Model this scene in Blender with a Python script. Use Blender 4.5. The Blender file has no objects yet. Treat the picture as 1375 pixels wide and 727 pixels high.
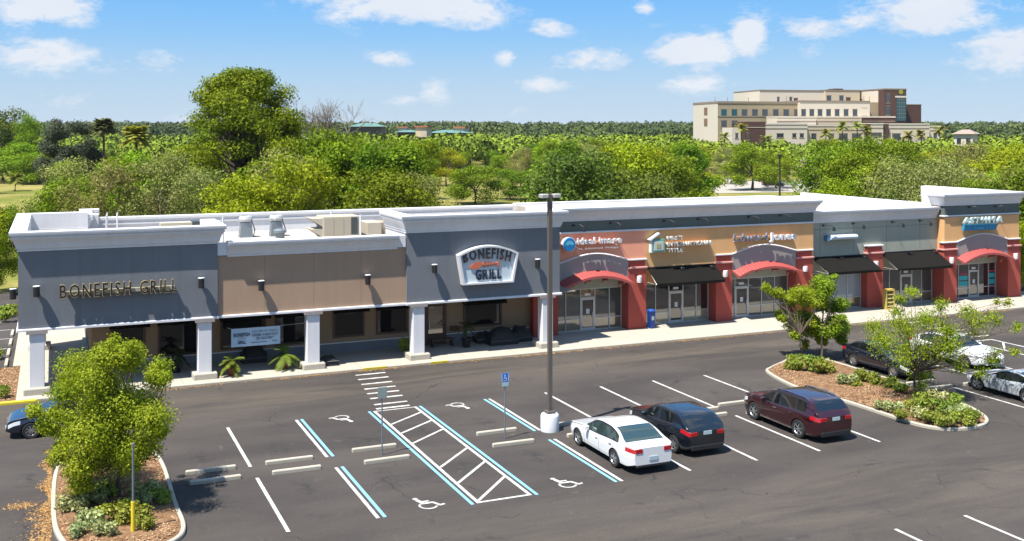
import bpy, bmesh, math, random
import numpy as np
from mathutils import Vector, Matrix, noise as mnoise

S = bpy.context.scene
R = math.radians
# ------------------------------------------------------------------ camera
CAMH = 12.9; YAW = R(23.517); FOC = 1415.7; HOR = 174.3; PCX = 687.5
cd = bpy.data.cameras.new('camera'); cam = bpy.data.objects.new('camera', cd)
S.collection.objects.link(cam); S.camera = cam
cam.location = (0, 0, CAMH); cam.rotation_euler = (R(90), 0, -YAW)
cd.sensor_width = 36; cd.lens = FOC / 1375 * 36
cd.shift_y = -(363.5 - HOR) / 1375
cd.clip_start = 0.5; cd.clip_end = 20000
S.render.resolution_x = 1024; S.render.resolution_y = 542
# ------------------------------------------------------------------ sun
sv = Vector((1.20, .48, -2.60)).normalized()
sun = bpy.data.lights.new('sun', 'SUN'); sun.energy = 5.0; sun.angle = R(0.55); sun.color = (1, .955, .88)
so = bpy.data.objects.new('sun', sun); S.collection.objects.link(so)
so.rotation_euler = sv.to_track_quat('-Z', 'Y').to_euler()
SUN_EL = math.asin(-sv.z); SUN_ROT = math.atan2(-sv.x, -sv.y)
# ------------------------------------------------------------------ world
W = bpy.data.worlds.new('World'); S.world = W; W.use_nodes = True
nt = W.node_tree; nt.nodes.clear()
def N(t, tree=None, **kw):
    n = (tree or nt).nodes.new(t)
    for k, v in kw.items(): setattr(n, k, v)
    return n
def M_(tree, op, a, b=None, c=None, clamp=False):
    n = tree.nodes.new('ShaderNodeMath'); n.operation = op; n.use_clamp = clamp
    for i, v in enumerate((a, b, c)):
        if v is None: continue
        if isinstance(v, (int, float)): n.inputs[i].default_value = v
        else: tree.links.new(v, n.inputs[i])
    return n.outputs[0]
def pxdir(x, y):
    l = (x - PCX) / FOC; v = -(y - HOR) / FOC
    s, c = math.sin(YAW), math.cos(YAW)
    return (s + l * c, c - l * s, v)
def at(x, y, d):
    """world point at distance d (along the view axis) seen at pixel x,y of the photograph"""
    r = pxdir(x, y); return Vector((r[0] * d, r[1] * d, CAMH + r[2] * d))
def gnd(x, y, z=0.0):
    r = pxdir(x, y); t = (z - CAMH) / r[2]; return Vector((r[0] * t, r[1] * t, z))
def onY(x, y, Y):
    r = pxdir(x, y); t = Y / r[1]; return Vector((r[0] * t, Y, CAMH + r[2] * t))
def aim(x, y):
    r = pxdir(x, y); return (math.atan2(r[0], r[1]), math.atan2(r[2], math.hypot(r[0], r[1])))

def build_world():
    L = nt.links
    sky = N('ShaderNodeTexSky', sky_type='NISHITA'); sky.sun_disc = False
    sky.sun_elevation = SUN_EL; sky.sun_rotation = SUN_ROT; sky.altitude = 0
    sky.air_density = 1.25; sky.dust_density = 0.6; sky.ozone_density = 3.2
    tc = N('ShaderNodeTexCoord'); sx = N('ShaderNodeSeparateXYZ'); L.new(tc.outputs['Generated'], sx.inputs[0])
    az = M_(nt, 'ARCTAN2', sx.outputs[0], sx.outputs[1])
    hz = M_(nt, 'SQRT', M_(nt, 'ADD', M_(nt, 'MULTIPLY', sx.outputs[0], sx.outputs[0]), M_(nt, 'MULTIPLY', sx.outputs[1], sx.outputs[1])))
    el = M_(nt, 'ARCTAN2', sx.outputs[2], hz)
    cb = N('ShaderNodeCombineXYZ'); L.new(M_(nt, 'MULTIPLY', az, 1.0), cb.inputs[0]); L.new(M_(nt, 'MULTIPLY', el, 2.1), cb.inputs[1])
    def noise(scale, det, rough, dist=0.0):
        n = N('ShaderNodeTexNoise'); n.inputs['Scale'].default_value = scale; n.inputs['Detail'].default_value = det
        n.inputs['Roughness'].default_value = rough; n.inputs['Distortion'].default_value = dist
        L.new(cb.outputs[0], n.inputs['Vector']); return n.outputs[0]
    big = noise(9, 6, .62, .3); fine = noise(30, 7, .68, .4); vfine = noise(85, 5, .7, .6)
    clouds = [(60, 8, 70, 22, 1.0), (10, 45, 40, 10, .3), (560, 8, 120, 26, 1.0), (470, 2, 90, 16, .7), (620, 20, 50, 20, .8), (55, 75, 75, 22, .8), (215, 83, 42, 16, .65), (100, 135, 55, 14, .45),
              (530, 78, 30, 11, .8), (680, 78, 15, 11, .75), (740, 36, 30, 13, .8), (580, 122, 26, 16, .7), (545, 133, 34, 9, .5), (795, 80, 62, 18, .7), (725, 115, 40, 12, .65),
              (925, 68, 62, 22, 1.1), (1005, 45, 24, 26, 1.05), (935, 112, 50, 13, .6), (1250, 20, 75, 26, 1.15), (1090, 38, 50, 14, .75), (1165, 25, 60, 16, .7), (1350, 66, 62, 30, .95), (865, 10, 16, 10, .7),
              (150, 20, 30, 12, .4), (1000, 130, 60, 9, .3), (1090, 66, 20, 12, .4), (240, 157, 60, 10, .45), (700, 150, 60, 9, .3)]
    mask = None
    for (x, y, w, h, g) in clouds:
        a0, e0 = aim(x, y); ww = w / FOC * 1.05; hh = h / FOC * 1.15
        dx = M_(nt, 'MULTIPLY', M_(nt, 'SUBTRACT', az, a0), 1 / ww); dy = M_(nt, 'MULTIPLY', M_(nt, 'SUBTRACT', el, e0), 1 / hh)
        d2 = M_(nt, 'ADD', M_(nt, 'MULTIPLY', dx, dx), M_(nt, 'MULTIPLY', dy, dy))
        m = M_(nt, 'MULTIPLY', M_(nt, 'POWER', 2.718, M_(nt, 'MULTIPLY', d2, -1.0)), g)
        mask = m if mask is None else M_(nt, 'MAXIMUM', mask, m)
    # elsewhere the same scattered fair-weather clouds
    away = M_(nt, 'MULTIPLY', M_(nt, 'SUBTRACT', M_(nt, 'ABSOLUTE', M_(nt, 'SUBTRACT', az, YAW)), .52), 8.0, clamp=True)
    up = M_(nt, 'MULTIPLY', M_(nt, 'SUBTRACT', el, .15), 10.0, clamp=True)
    away = M_(nt, 'MAXIMUM', away, up)
    scat = M_(nt, 'MULTIPLY', M_(nt, 'MULTIPLY', M_(nt, 'SUBTRACT', noise(4.2, 2, .5), .47), 5.0, clamp=True), away)
    mask = M_(nt, 'MAXIMUM', mask, scat)
    nn = M_(nt, 'ADD', M_(nt, 'ADD', M_(nt, 'MULTIPLY', big, .42), M_(nt, 'MULTIPLY', vfine, .18)), M_(nt, 'MULTIPLY', fine, .40))
    dens = M_(nt, 'SUBTRACT', M_(nt, 'ADD', mask, M_(nt, 'MULTIPLY', nn, 3.3)), 1.93)
    dens = M_(nt, 'MULTIPLY', dens, 2.1, clamp=True)
    dens = M_(nt, 'MULTIPLY', dens, M_(nt, 'MULTIPLY', mask, 2.6, clamp=True))
    gr = N('ShaderNodeValToRGB'); L.new(M_(nt, 'MULTIPLY', el, 1 / .16, clamp=True), gr.inputs[0]); cr_ = gr.color_ramp
    cr_.elements[0].position = 0; cr_.elements[0].color = (.53, .63, .74, 1); cr_.elements[1].position = 1; cr_.elements[1].color = (.19, .46, .90, 1)
    e_ = cr_.elements.new(.22); e_.color = (.42, .59, .81, 1); e_ = cr_.elements.new(.55); e_.color = (.275, .53, .87, 1)
    grs = N('ShaderNodeVectorMath', operation='SCALE'); L.new(gr.outputs[0], grs.inputs[0]); grs.inputs['Scale'].default_value = 10.0
    hazy = M_(nt, 'MULTIPLY', M_(nt, 'POWER', 2.718, M_(nt, 'MULTIPLY', M_(nt, 'MULTIPLY', el, el), -220.0)), .5)
    cm = M_(nt, 'MULTIPLY', dens, .92, clamp=True)
    gam = N('ShaderNodeHueSaturation'); gam.inputs['Saturation'].default_value = 1.42; gam.inputs['Value'].default_value = 1.0
    tint = N('ShaderNodeMix', data_type='RGBA', blend_type='MULTIPLY'); tint.inputs[0].default_value = 1.0; tint.inputs[7].default_value = (.76, 1.0, 1.36, 1)
    L.new(sky.outputs[0], tint.inputs[6]); L.new(tint.outputs[2], gam.inputs['Color'])
    mx0 = N('ShaderNodeMix', data_type='RGBA'); L.new(hazy, mx0.inputs[0]); mxg = N('ShaderNodeMix', data_type='RGBA'); mxg.inputs[0].default_value = .72; L.new(gam.outputs[0], mxg.inputs[6]); L.new(grs.outputs[0], mxg.inputs[7]); L.new(mxg.outputs[2], mx0.inputs[6]); mx0.inputs[7].default_value = (5.3, 6.5, 7.9, 1)
    ramp = N('ShaderNodeMix', data_type='RGBA'); L.new(big, ramp.inputs[0]); ramp.inputs[6].default_value = (6.4, 7.0, 8.0, 1); ramp.inputs[7].default_value = (8.3, 8.4, 8.7, 1)
    mx = N('ShaderNodeMix', data_type='RGBA'); L.new(cm, mx.inputs[0]); L.new(mx0.outputs[2], mx.inputs[6]); L.new(ramp.outputs[2], mx.inputs[7])
    bg = N('ShaderNodeBackground'); bg.inputs[1].default_value = 0.0530; L.new(mx.outputs[2], bg.inputs[0])
    out = N('ShaderNodeOutputWorld'); L.new(bg.outputs[0], out.inputs[0])
build_world()
S.view_settings.view_transform = 'Standard'; S.view_settings.look = 'None'
S.view_settings.exposure = 1.08; S.view_settings.gamma = 1.0; S.view_settings.use_curve_mapping = False
S.render.engine = 'CYCLES'
S.cycles.max_bounces = 6; S.cycles.diffuse_bounces = 3; S.cycles.transparent_max_bounces = 8

# ------------------------------------------------------------------ materials
MATS = {}
def mat(name, col, rough=.7, spec=.5, metal=0.0, var=0.0, vscale=1.0, col2=None, bump=0.0, bscale=20.0, fine=0.0, fscale=40.0,
        trans=0.0, island=0.0, coat=0.0, emit=0.0, streak=0.0, stretch=None, objvar=0.0, alpha=1.0, ior=None):
    if name in MATS: return MATS[name]
    if not island: col = tuple(v * .76 for v in col); col2 = tuple(v * .76 for v in col2) if col2 else None
    m = bpy.data.materials.new(name); m.use_nodes = True; t = m.node_tree; L = t.links
    b = t.nodes['Principled BSDF']; b.inputs['Roughness'].default_value = rough; b.inputs['Metallic'].default_value = metal
    b.inputs['Specular IOR Level'].default_value = spec
    if ior: b.inputs['IOR'].default_value = ior
    if coat: b.inputs['Coat Weight'].default_value = coat; b.inputs['Coat Roughness'].default_value = .04
    if alpha < 1: b.inputs['Alpha'].default_value = alpha
    c4 = (*col, 1); geo = N('ShaderNodeNewGeometry', t)
    if objvar or island: tcn = N('ShaderNodeTexCoord', t); vec = tcn.outputs['Object']
    else: vec = geo.outputs['Position']
    if stretch:
        mp = N('ShaderNodeMapping', t); mp.inputs['Scale'].default_value = stretch; L.new(vec, mp.inputs[0]); vec = mp.outputs[0]
    cur = None
    def nz(sc, det=4, rg=.6):
        n = N('ShaderNodeTexNoise', t); n.inputs['Scale'].default_value = sc; n.inputs['Detail'].default_value = det; n.inputs['Roughness'].default_value = rg
        L.new(vec, n.inputs['Vector']); return n.outputs[0]
    rgb = N('ShaderNodeRGB', t); rgb.outputs[0].default_value = c4; cur = rgb.outputs[0]
    if col2 is not None:
        mr = N('ShaderNodeMapRange', t); mr.inputs[1].default_value = .36; mr.inputs[2].default_value = .64; L.new(nz(vscale), mr.inputs[0])
        mx = N('ShaderNodeMix', t, data_type='RGBA'); L.new(mr.outputs[0], mx.inputs[0]); L.new(cur, mx.inputs[6]); mx.inputs[7].default_value = (*col2, 1); cur = mx.outputs[2]
    def valmul(f, amt):
        nonlocal cur
        h = N('ShaderNodeHueSaturation', t); L.new(cur, h.inputs['Color'])
        v = M_(t, 'ADD', M_(t, 'MULTIPLY', M_(t, 'SUBTRACT', f, .5), 2 * amt), 1.0); L.new(v, h.inputs['Value']); cur = h.outputs[0]
    if var: valmul(nz(vscale * .45, 5, .65), var)
    if fine: valmul(nz(fscale, 3, .7), fine)
    if streak:
        mp2 = N('ShaderNodeMapping', t); mp2.inputs['Scale'].default_value = (1.3, 1.3, .10); L.new(vec, mp2.inputs[0]); n2 = N('ShaderNodeTexNoise', t); n2.inputs['Scale'].default_value = 2.2; n2.inputs['Detail'].default_value = 6; n2.inputs['Roughness'].default_value = .7
        L.new(mp2.outputs[0], n2.inputs['Vector']); valmul(n2.outputs[0], streak)
    if island: valmul(geo.outputs['Random Per Island'], island)
    if objvar:
        oi = N('ShaderNodeObjectInfo', t); valmul(oi.outputs['Random'], objvar)
        h = N('ShaderNodeHueSaturation', t); L.new(cur, h.inputs['Color'])
        wn = N('ShaderNodeTexWhiteNoise', t, noise_dimensions='1D'); L.new(oi.outputs['Random'], wn.inputs['W'])
        L.new(M_(t, 'ADD', M_(t, 'MULTIPLY', M_(t, 'SUBTRACT', wn.outputs[0], .5), .05), .5), h.inputs['Hue']); cur = h.outputs[0]
    L.new(cur, b.inputs['Base Color'])
    if bump:
        bp = N('ShaderNodeBump', t); bp.inputs['Strength'].default_value = bump; bp.inputs['Distance'].default_value = .02
        L.new(nz(bscale, 3, .6), bp.inputs['Height']); L.new(bp.outputs[0], b.inputs['Normal'])
    if trans:
        tr = N('ShaderNodeBsdfTranslucent', t); hs = N('ShaderNodeHueSaturation', t); hs.inputs['Saturation'].default_value = 1.1; hs.inputs['Value'].default_value = 1.3
        L.new(cur, hs.inputs['Color']); L.new(hs.outputs[0], tr.inputs[0]); ms = N('ShaderNodeMixShader', t); ms.inputs[0].default_value = trans
        L.new(b.outputs[0], ms.inputs[1]); L.new(tr.outputs[0], ms.inputs[2]); L.new(ms.outputs[0], t.nodes['Material Output'].inputs[0])
    if emit: b.inputs['Emission Color'].default_value = c4; b.inputs['Emission Strength'].default_value = emit
    MATS[name] = m; return m

# ------------------------------------------------------------------ object helpers
def tag(o, label=None, cat=None, group=None, kind=None):
    if label: o['label'] = label
    if cat: o['category'] = cat
    if group: o['group'] = group
    if kind: o['kind'] = kind
    return o
WLOC = {}
def thing(name, loc, label, cat, group=None, rz=0.0):
    o = bpy.data.objects.new(name, None); S.collection.objects.link(o); o.location = loc; o.rotation_euler = (0, 0, rz)
    o.empty_display_size = .3; tag(o, label, cat, group); WLOC[o.name] = Vector(loc); return o
def link(name, me, parent=None, loc=None):
    o = bpy.data.objects.new(name, me); S.collection.objects.link(o)
    if parent: o.parent = parent
    if loc is not None: o.location = loc
    return o
def copy_tree(o, parent=None):
    c = o.copy(); S.collection.objects.link(c)
    if parent: c.parent = parent
    for ch in [x for x in o.children]: copy_tree(ch, c)
    return c
class MB:
    def __init__(s): s.v = []; s.f = []; s.m = []
    def add(s, vs, fs, m=0):
        k = len(s.v); s.v += [tuple(p) for p in vs]; s.f += [tuple(i + k for i in f) for f in fs]; s.m += [m] * len(fs); return s
    def box(s, x0, x1, y0, y1, z0, z1, m=0):
        return s.add([(x0, y0, z0), (x1, y0, z0), (x1, y1, z0), (x0, y1, z0), (x0, y0, z1), (x1, y0, z1), (x1, y1, z1), (x0, y1, z1)],
                     [(0, 3, 2, 1), (4, 5, 6, 7), (0, 1, 5, 4), (1, 2, 6, 5), (2, 3, 7, 6), (3, 0, 4, 7)], m)
    def bbox(s, x0, x1, y0, y1, z0, z1, b=.03, m=0):
        """box with chamfered upright and top edges"""
        def ring(i, z): return [(x0 + i + b, y0 + i, z), (x1 - i - b, y0 + i, z), (x1 - i, y0 + i + b, z), (x1 - i, y1 - i - b, z), (x1 - i - b, y1 - i, z), (x0 + i + b, y1 - i, z), (x0 + i, y1 - i - b, z), (x0 + i, y0 + i + b, z)]
        vs = ring(0, z0) + ring(0, z1 - b) + ring(b * .7, z1); fs = [tuple(range(7, -1, -1)), tuple(range(16, 24))]
        for r in range(2):
            for i in range(8): j = (i + 1) % 8; fs.append((r * 8 + i, r * 8 + j, r * 8 + 8 + j, r * 8 + 8 + i))
        return s.add(vs, fs, m)
    def prism(s, poly, a0, a1, axis='z', m=0):
        """poly in the plane normal to axis, extruded a0..a1; axis y: poly=(x,z), axis x: poly=(y,z), axis z: (x,y)"""
        n = len(poly)
        def P(p, a): return {'z': (p[0], p[1], a), 'y': (p[0], a, p[1]), 'x': (a, p[0], p[1])}[axis]
        vs = [P(p, a0) for p in poly] + [P(p, a1) for p in poly]
        fs = [tuple(range(n - 1, -1, -1)), tuple(range(n, 2 * n))] + [(i, (i + 1) % n, n + (i + 1) % n, n + i) for i in range(n)]
        return s.add(vs, fs, m)
    def cyl(s, cx, cy, z0, z1, r, n=16, r2=None, m=0):
        r2 = r if r2 is None else r2
        a = [(cx + r * math.cos(2 * math.pi * i / n), cy + r * math.sin(2 * math.pi * i / n), z0) for i in range(n)]
        b = [(cx + r2 * math.cos(2 * math.pi * i / n), cy + r2 * math.sin(2 * math.pi * i / n), z1) for i in range(n)]
        return s.add(a + b, [tuple(range(n - 1, -1, -1)), tuple(range(n, 2 * n))] + [(i, (i + 1) % n, n + (i + 1) % n, n + i) for i in range(n)], m)
    def lathe(s, prof, n=20, c=(0, 0), axis='z', m=0, caps=True):
        vs = []; 
        for (r, z) in prof:
            for i in range(n):
                a = 2 * math.pi * i / n
                vs.append((c[0] + r * math.cos(a), c[1] + r * math.sin(a), z) if axis == 'z' else (c[0] + r * math.cos(a), z, c[1] + r * math.sin(a)))
        fs = [(k * n + i, k * n + (i + 1) % n, (k + 1) * n + (i + 1) % n, (k + 1) * n + i) for k in range(len(prof) - 1) for i in range(n)]
        if caps and prof[0][0] > 1e-4: fs.append(tuple(range(n - 1, -1, -1)))
        if caps and prof[-1][0] > 1e-4: fs.append(tuple(range((len(prof) - 1) * n, len(prof) * n)))
        return s.add(vs, fs, m)
    def tube(s, pts, rad, n=6, m=0):
        pts = [Vector(p) for p in pts]
        if isinstance(rad, (int, float)): rad = [rad] * len(pts)
        vs = []
        for i, p in enumerate(pts):
            d = (pts[min(i + 1, len(pts) - 1)] - pts[max(i - 1, 0)]).normalized()
            u = d.cross(Vector((0, 0, 1)))
            if u.length < .05: u = d.cross(Vector((1, 0, 0)))
            u.normalize(); w = d.cross(u)
            for k in range(n):
                a = 2 * math.pi * k / n; vs.append(p + (u * math.cos(a) + w * math.sin(a)) * rad[i])
        fs = [(i * n + k, i * n + (k + 1) % n, (i + 1) * n + (k + 1) % n, (i + 1) * n + k) for i in range(len(pts) - 1) for k in range(n)]
        fs += [tuple(range(n - 1, -1, -1)), tuple(range((len(pts) - 1) * n, len(pts) * n))]
        return s.add(vs, fs, m)
    def build(s, name, mats, parent=None, smooth=None, world=True):
        me = bpy.data.meshes.new(name); off = Vector((0, 0, 0))
        if parent is not None and world:
            p = parent
            while p is not None: off += p.location; p = p.parent
        me.from_pydata([(v[0] - off.x, v[1] - off.y, v[2] - off.z) for v in s.v], [], s.f)
        if not isinstance(mats, (list, tuple)): mats = [mats]
        for mm in mats: me.materials.append(mm)
        me.polygons.foreach_set('material_index', s.m)
        bm = bmesh.new(); bm.from_mesh(me); bmesh.ops.recalc_face_normals(bm, faces=bm.faces); bm.to_mesh(me); bm.free()
        if smooth is not None:
            me.polygons.foreach_set('use_smooth', [True] * len(me.polygons)); me.set_sharp_from_angle(angle=R(smooth))
        me.update(); return link(name, me, parent)
def quads_mesh(name, Vv, mats, idx=None, tri=False):
    """numpy (n,4,3) quads -> mesh"""
    n = len(Vv); k = Vv.shape[1]; me = bpy.data.meshes.new(name)
    me.vertices.add(n * k); me.vertices.foreach_set('co', Vv.reshape(-1).astype(np.float32))
    me.loops.add(n * k); me.loops.foreach_set('vertex_index', np.arange(n * k, dtype=np.int32))
    me.polygons.add(n); me.polygons.foreach_set('loop_start', np.arange(0, n * k, k, dtype=np.int32)); me.polygons.foreach_set('loop_total', np.full(n, k, dtype=np.int32))
    for m in mats: me.materials.append(m)
    if idx is not None: me.polygons.foreach_set('material_index', idx.astype(np.int32))
    me.update(calc_edges=True); return me
def sheet(name, poly, z, m, parent=None, kind=None):
    o = MB().add([(p[0], p[1], z) for p in poly], [tuple(range(len(poly)))]).build(name, m, parent)
    if kind: o['kind'] = kind
    return o
def sweep(mb, path, prof, closed=False, m=0, caps=True):
    """sweep a profile [(outward, z)] along an XY path with mitres; outward is to the right of travel"""
    n = len(path); P = [Vector(p) for p in path]; rings = []
    for i in range(n):
        a = P[i - 1] if (closed or i > 0) else None; b = P[(i + 1) % n] if (closed or i < n - 1) else None
        d1 = (P[i] - a).normalized() if a is not None else None; d2 = (b - P[i]).normalized() if b is not None else None
        if d1 is None: d1 = d2
        if d2 is None: d2 = d1
        n1 = Vector((d1.y, -d1.x)); n2 = Vector((d2.y, -d2.x)); k = (n1 + n2)
        if k.length < 1e-6: k = n1
        k = k.normalized(); k = k / max(.3, k.dot(n1))
        rings.append([(P[i].x + k.x * o, P[i].y + k.y * o, z) for o, z in prof])
    q = len(prof); vs = [p for r in rings for p in r]; fs = []
    for i in range(n if closed else n - 1):
        j = (i + 1) % n
        for t in range(q): u = (t + 1) % q; fs.append((i * q + t, j * q + t, j * q + u, i * q + u))
    if not closed and caps: fs += [tuple(range(q)), tuple(range((n - 1) * q, n * q))]
    return mb.add(vs, fs, m)
# ------------------------------------------------------------------ base materials
def asphalt():
    m = bpy.data.materials.new('asphalt'); m.use_nodes = True; t = m.node_tree; L = t.links; b = t.nodes['Principled BSDF']; b.inputs['Roughness'].default_value = .88; b.inputs['Specular IOR Level'].default_value = .3
    g_ = N('ShaderNodeNewGeometry', t); sp = N('ShaderNodeSeparateXYZ', t); L.new(g_.outputs['Position'], sp.inputs[0])
    def nz(sc, det, rg, st=(1, 1, 1), dist=0):
        mp = N('ShaderNodeMapping', t); mp.inputs['Scale'].default_value = st; L.new(g_.outputs['Position'], mp.inputs[0]); n = N('ShaderNodeTexNoise', t)
        n.inputs['Scale'].default_value = sc; n.inputs['Detail'].default_value = det; n.inputs['Roughness'].default_value = rg; n.inputs['Distortion'].default_value = dist; L.new(mp.outputs[0], n.inputs['Vector']); return n.outputs[0]
    def rng(v, a, c, lo=0., hi=1.): r = N('ShaderNodeMapRange', t); r.inputs[1].default_value = a; r.inputs[2].default_value = c; r.inputs[3].default_value = lo; r.inputs[4].default_value = hi; L.new(v, r.inputs[0]); return r.outputs[0]
    def mix(f, a, c):
        x = N('ShaderNodeMix', t, data_type='RGBA'); L.new(f, x.inputs[0])
        for k, v in ((6, a), (7, c)):
            if isinstance(v, tuple): x.inputs[k].default_value = (*v, 1)
            else: L.new(v, x.inputs[k])
        return x.outputs[2]
    col = mix(rng(nz(.22, 5, .6, (.45, 1.3, 1), .4), .38, .64), (.0385, .0325, .029), (.060, .050, .043))
    # worn, dusty wheel paths down the two aisles
    def band(c, w): return M_(t, 'POWER', 2.718, M_(t, 'MULTIPLY', M_(t, 'POWER', M_(t, 'ABSOLUTE', M_(t, 'SUBTRACT', sp.outputs[1], c)), 2.0), -1 / (w * w)))
    bands = M_(t, 'ADD', band(51.3, 2.0), M_(t, 'MULTIPLY', band(29.0, 3.4), .75))
    col = mix(M_(t, 'MULTIPLY', bands, rng(nz(.5, 6, .65, (.25, 1.6, 1), .6), .40, .66, 0, .72)), col, (.100, .080, .058))
    stv = nz(1.1, 5, .7, (1, 1, 1), 1.2); col = mix(rng(stv, .61, .70, 0, .5), col, (.085, .077, .069)); col = mix(rng(nz(.9, 4, .7, (1, 1, 1), .8), .62, .72, 0, .55), col, (.021, .020, .020))
    vo = N('ShaderNodeTexVoronoi', t, feature='F1'); vo.inputs['Scale'].default_value = 1.4; L.new(g_.outputs['Position'], vo.inputs['Vector']); col = mix(rng(vo.outputs['Distance'], .02, .035, .8, 0), col, (.16, .15, .14))
    # oil drips in the bays, hairline cracks
    cx_ = M_(t, 'PINGPONG', M_(t, 'SUBTRACT', sp.outputs[0], 22.07), 1.525); cy_ = M_(t, 'ABSOLUTE', M_(t, 'SUBTRACT', M_(t, 'ABSOLUTE', M_(t, 'SUBTRACT', sp.outputs[1], 40.25)), 2.6))
    spot = M_(t, 'MULTIPLY', rng(cx_, .95, 1.45), rng(cy_, 1.3, .3)); col = mix(M_(t, 'MULTIPLY', spot, rng(nz(2.3, 5, .75, (1, 1, 1), .5), .46, .60, 0, .8)), col, (.020, .019, .019))
    nv = N('ShaderNodeTexNoise', t); nv.inputs['Scale'].default_value = .8; nv.inputs['Detail'].default_value = 4; L.new(g_.outputs['Position'], nv.inputs['Vector'])
    va = N('ShaderNodeVectorMath', t, operation='MULTIPLY_ADD'); L.new(nv.outputs['Color'], va.inputs[0]); va.inputs[1].default_value = (1.6, 1.6, 0); L.new(g_.outputs['Position'], va.inputs[2])
    ve = N('ShaderNodeTexVoronoi', t, feature='DISTANCE_TO_EDGE'); ve.inputs['Scale'].default_value = .16; L.new(va.outputs[0], ve.inputs['Vector'])
    col = mix(M_(t, 'MULTIPLY', rng(ve.outputs['Distance'], .002, .006, .65, 0), rng(nz(.3, 3, .5), .48, .56)), col, (.016, .015, .015))
    h = N('ShaderNodeHueSaturation', t); L.new(col, h.inputs['Color']); L.new(M_(t, 'ADD', M_(t, 'MULTIPLY', nz(9, 6, .8), .9), .55), h.inputs['Value']); L.new(h.outputs[0], b.inputs['Base Color'])
    bp = N('ShaderNodeBump', t); bp.inputs['Strength'].default_value = .3; bp.inputs['Distance'].default_value = .02; L.new(nz(45, 3, .6), bp.inputs['Height']); L.new(bp.outputs[0], b.inputs['Normal'])
    return m
m_asph = asphalt()
m_conc = mat('concrete', (.47, .42, .345), rough=.85, spec=.3, var=.14, vscale=.8, fine=.10, fscale=14)
m_kerb = mat('kerb_concrete', (.47, .43, .35), rough=.85, spec=.3, var=.18, vscale=2.0, fine=.12, fscale=25)
m_white = mat('road_white', (.66, .645, .61), rough=.8, spec=.3, fine=.42, fscale=11, var=.22, vscale=3, col2=(.42, .40, .37))
m_blue = mat('road_blue', (.22, .50, .62), rough=.8, spec=.3, fine=.22, fscale=14)
m_yel = mat('paint_yellow', (.80, .62, .02), rough=.6, fine=.1)
m_field = mat('field_grass', (.16, .18, .03), rough=1, spec=.1, var=.25, vscale=.08, col2=(.33, .27, .09), fine=.35, fscale=2.5)
m_mulch = mat('mulch', (.17, .088, .045), rough=1, spec=.1, var=.3, vscale=3, col2=(.29, .18, .10), fine=.5, fscale=26, bump=1.0, bscale=30)
m_grayst = mat('stucco_slate', (.203, .215, .232), rough=.95, spec=.15, var=.05, vscale=1.2, fine=.06, fscale=30, bump=.15, bscale=60, streak=.13)
m_tanst = mat('stucco_tan', (.46, .315, .215), rough=.95, spec=.15, var=.06, vscale=1.0, fine=.06, fscale=30, bump=.15, bscale=60, streak=.13)
m_trim = mat('white_trim', (.78, .77, .78), rough=.8, spec=.2, var=.05, vscale=1, streak=.13)
m_redst = mat('stucco_red', (.45, .095, .070), rough=.95, spec=.15, var=.07, vscale=1.4, fine=.05, fscale=30, streak=.13)
m_salmon = mat('stucco_salmon', (.95, .405, .265), rough=.95, spec=.15, var=.06, vscale=1.2, fine=.05, fscale=30, streak=.13)
m_gold = mat('stucco_gold', (.82, .465, .21), rough=.95, spec=.15, var=.06, vscale=1.2, fine=.05, fscale=30, streak=.13)
m_greenst = mat('stucco_sage', (.42, .425, .345), rough=.95, spec=.15, var=.07, vscale=1.0, fine=.05, fscale=30, streak=.13)
m_mauve = mat('stucco_mauve', (.39, .345, .32), rough=.95, spec=.15, var=.07, vscale=1.0, fine=.06, fscale=30, streak=.13)
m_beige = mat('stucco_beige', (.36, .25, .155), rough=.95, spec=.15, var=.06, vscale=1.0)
m_dkband = mat('stucco_dark_band', (.15, .17, .155), rough=.95, spec=.15, var=.07, vscale=1.0)
m_roof = mat('roof_membrane', (.56, .54, .50), rough=.85, spec=.2, var=.16, col2=(.44, .39, .33), vscale=.7, fine=.05, fscale=12)
m_redmetal = mat('red_metal', (.42, .09, .08), rough=.5, spec=.5, var=.05)
m_black = mat('black_fabric', (.014, .013, .011), rough=.95, spec=.08, var=.25, vscale=1.2)
m_blackm = mat('black_metal', (.014, .015, .018), rough=.45, spec=.5)
m_alum = mat('aluminium', (.62, .62, .60), rough=.4, spec=.5, metal=.3)
m_gdark = mat('glass_dark', (.012, .013, .014), rough=.04, spec=.9, ior=1.9)
m_gshade = mat('glass_shaded', (.010, .010, .011), rough=.05, spec=.5, ior=1.45)
m_gblind = mat('glass_blind', (.075, .088, .082), rough=.06, spec=.8, ior=1.8)
m_gpale = mat('glass_pale', (.34, .40, .44), rough=.08, spec=.8, ior=1.7)
m_wood = mat('dark_wood', (.10, .045, .022), rough=.6, var=.2, vscale=3)
m_soffit = mat('soffit', (.30, .25, .20), rough=.9)
m_interior = mat('dark_awning', (.012, .012, .013), rough=.9)
m_paper = mat('paper_white', (.75, .76, .78), rough=.8)
m_steel = mat('galvanised_steel', (.30, .34, .37), rough=.45, metal=.6, spec=.5)

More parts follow.
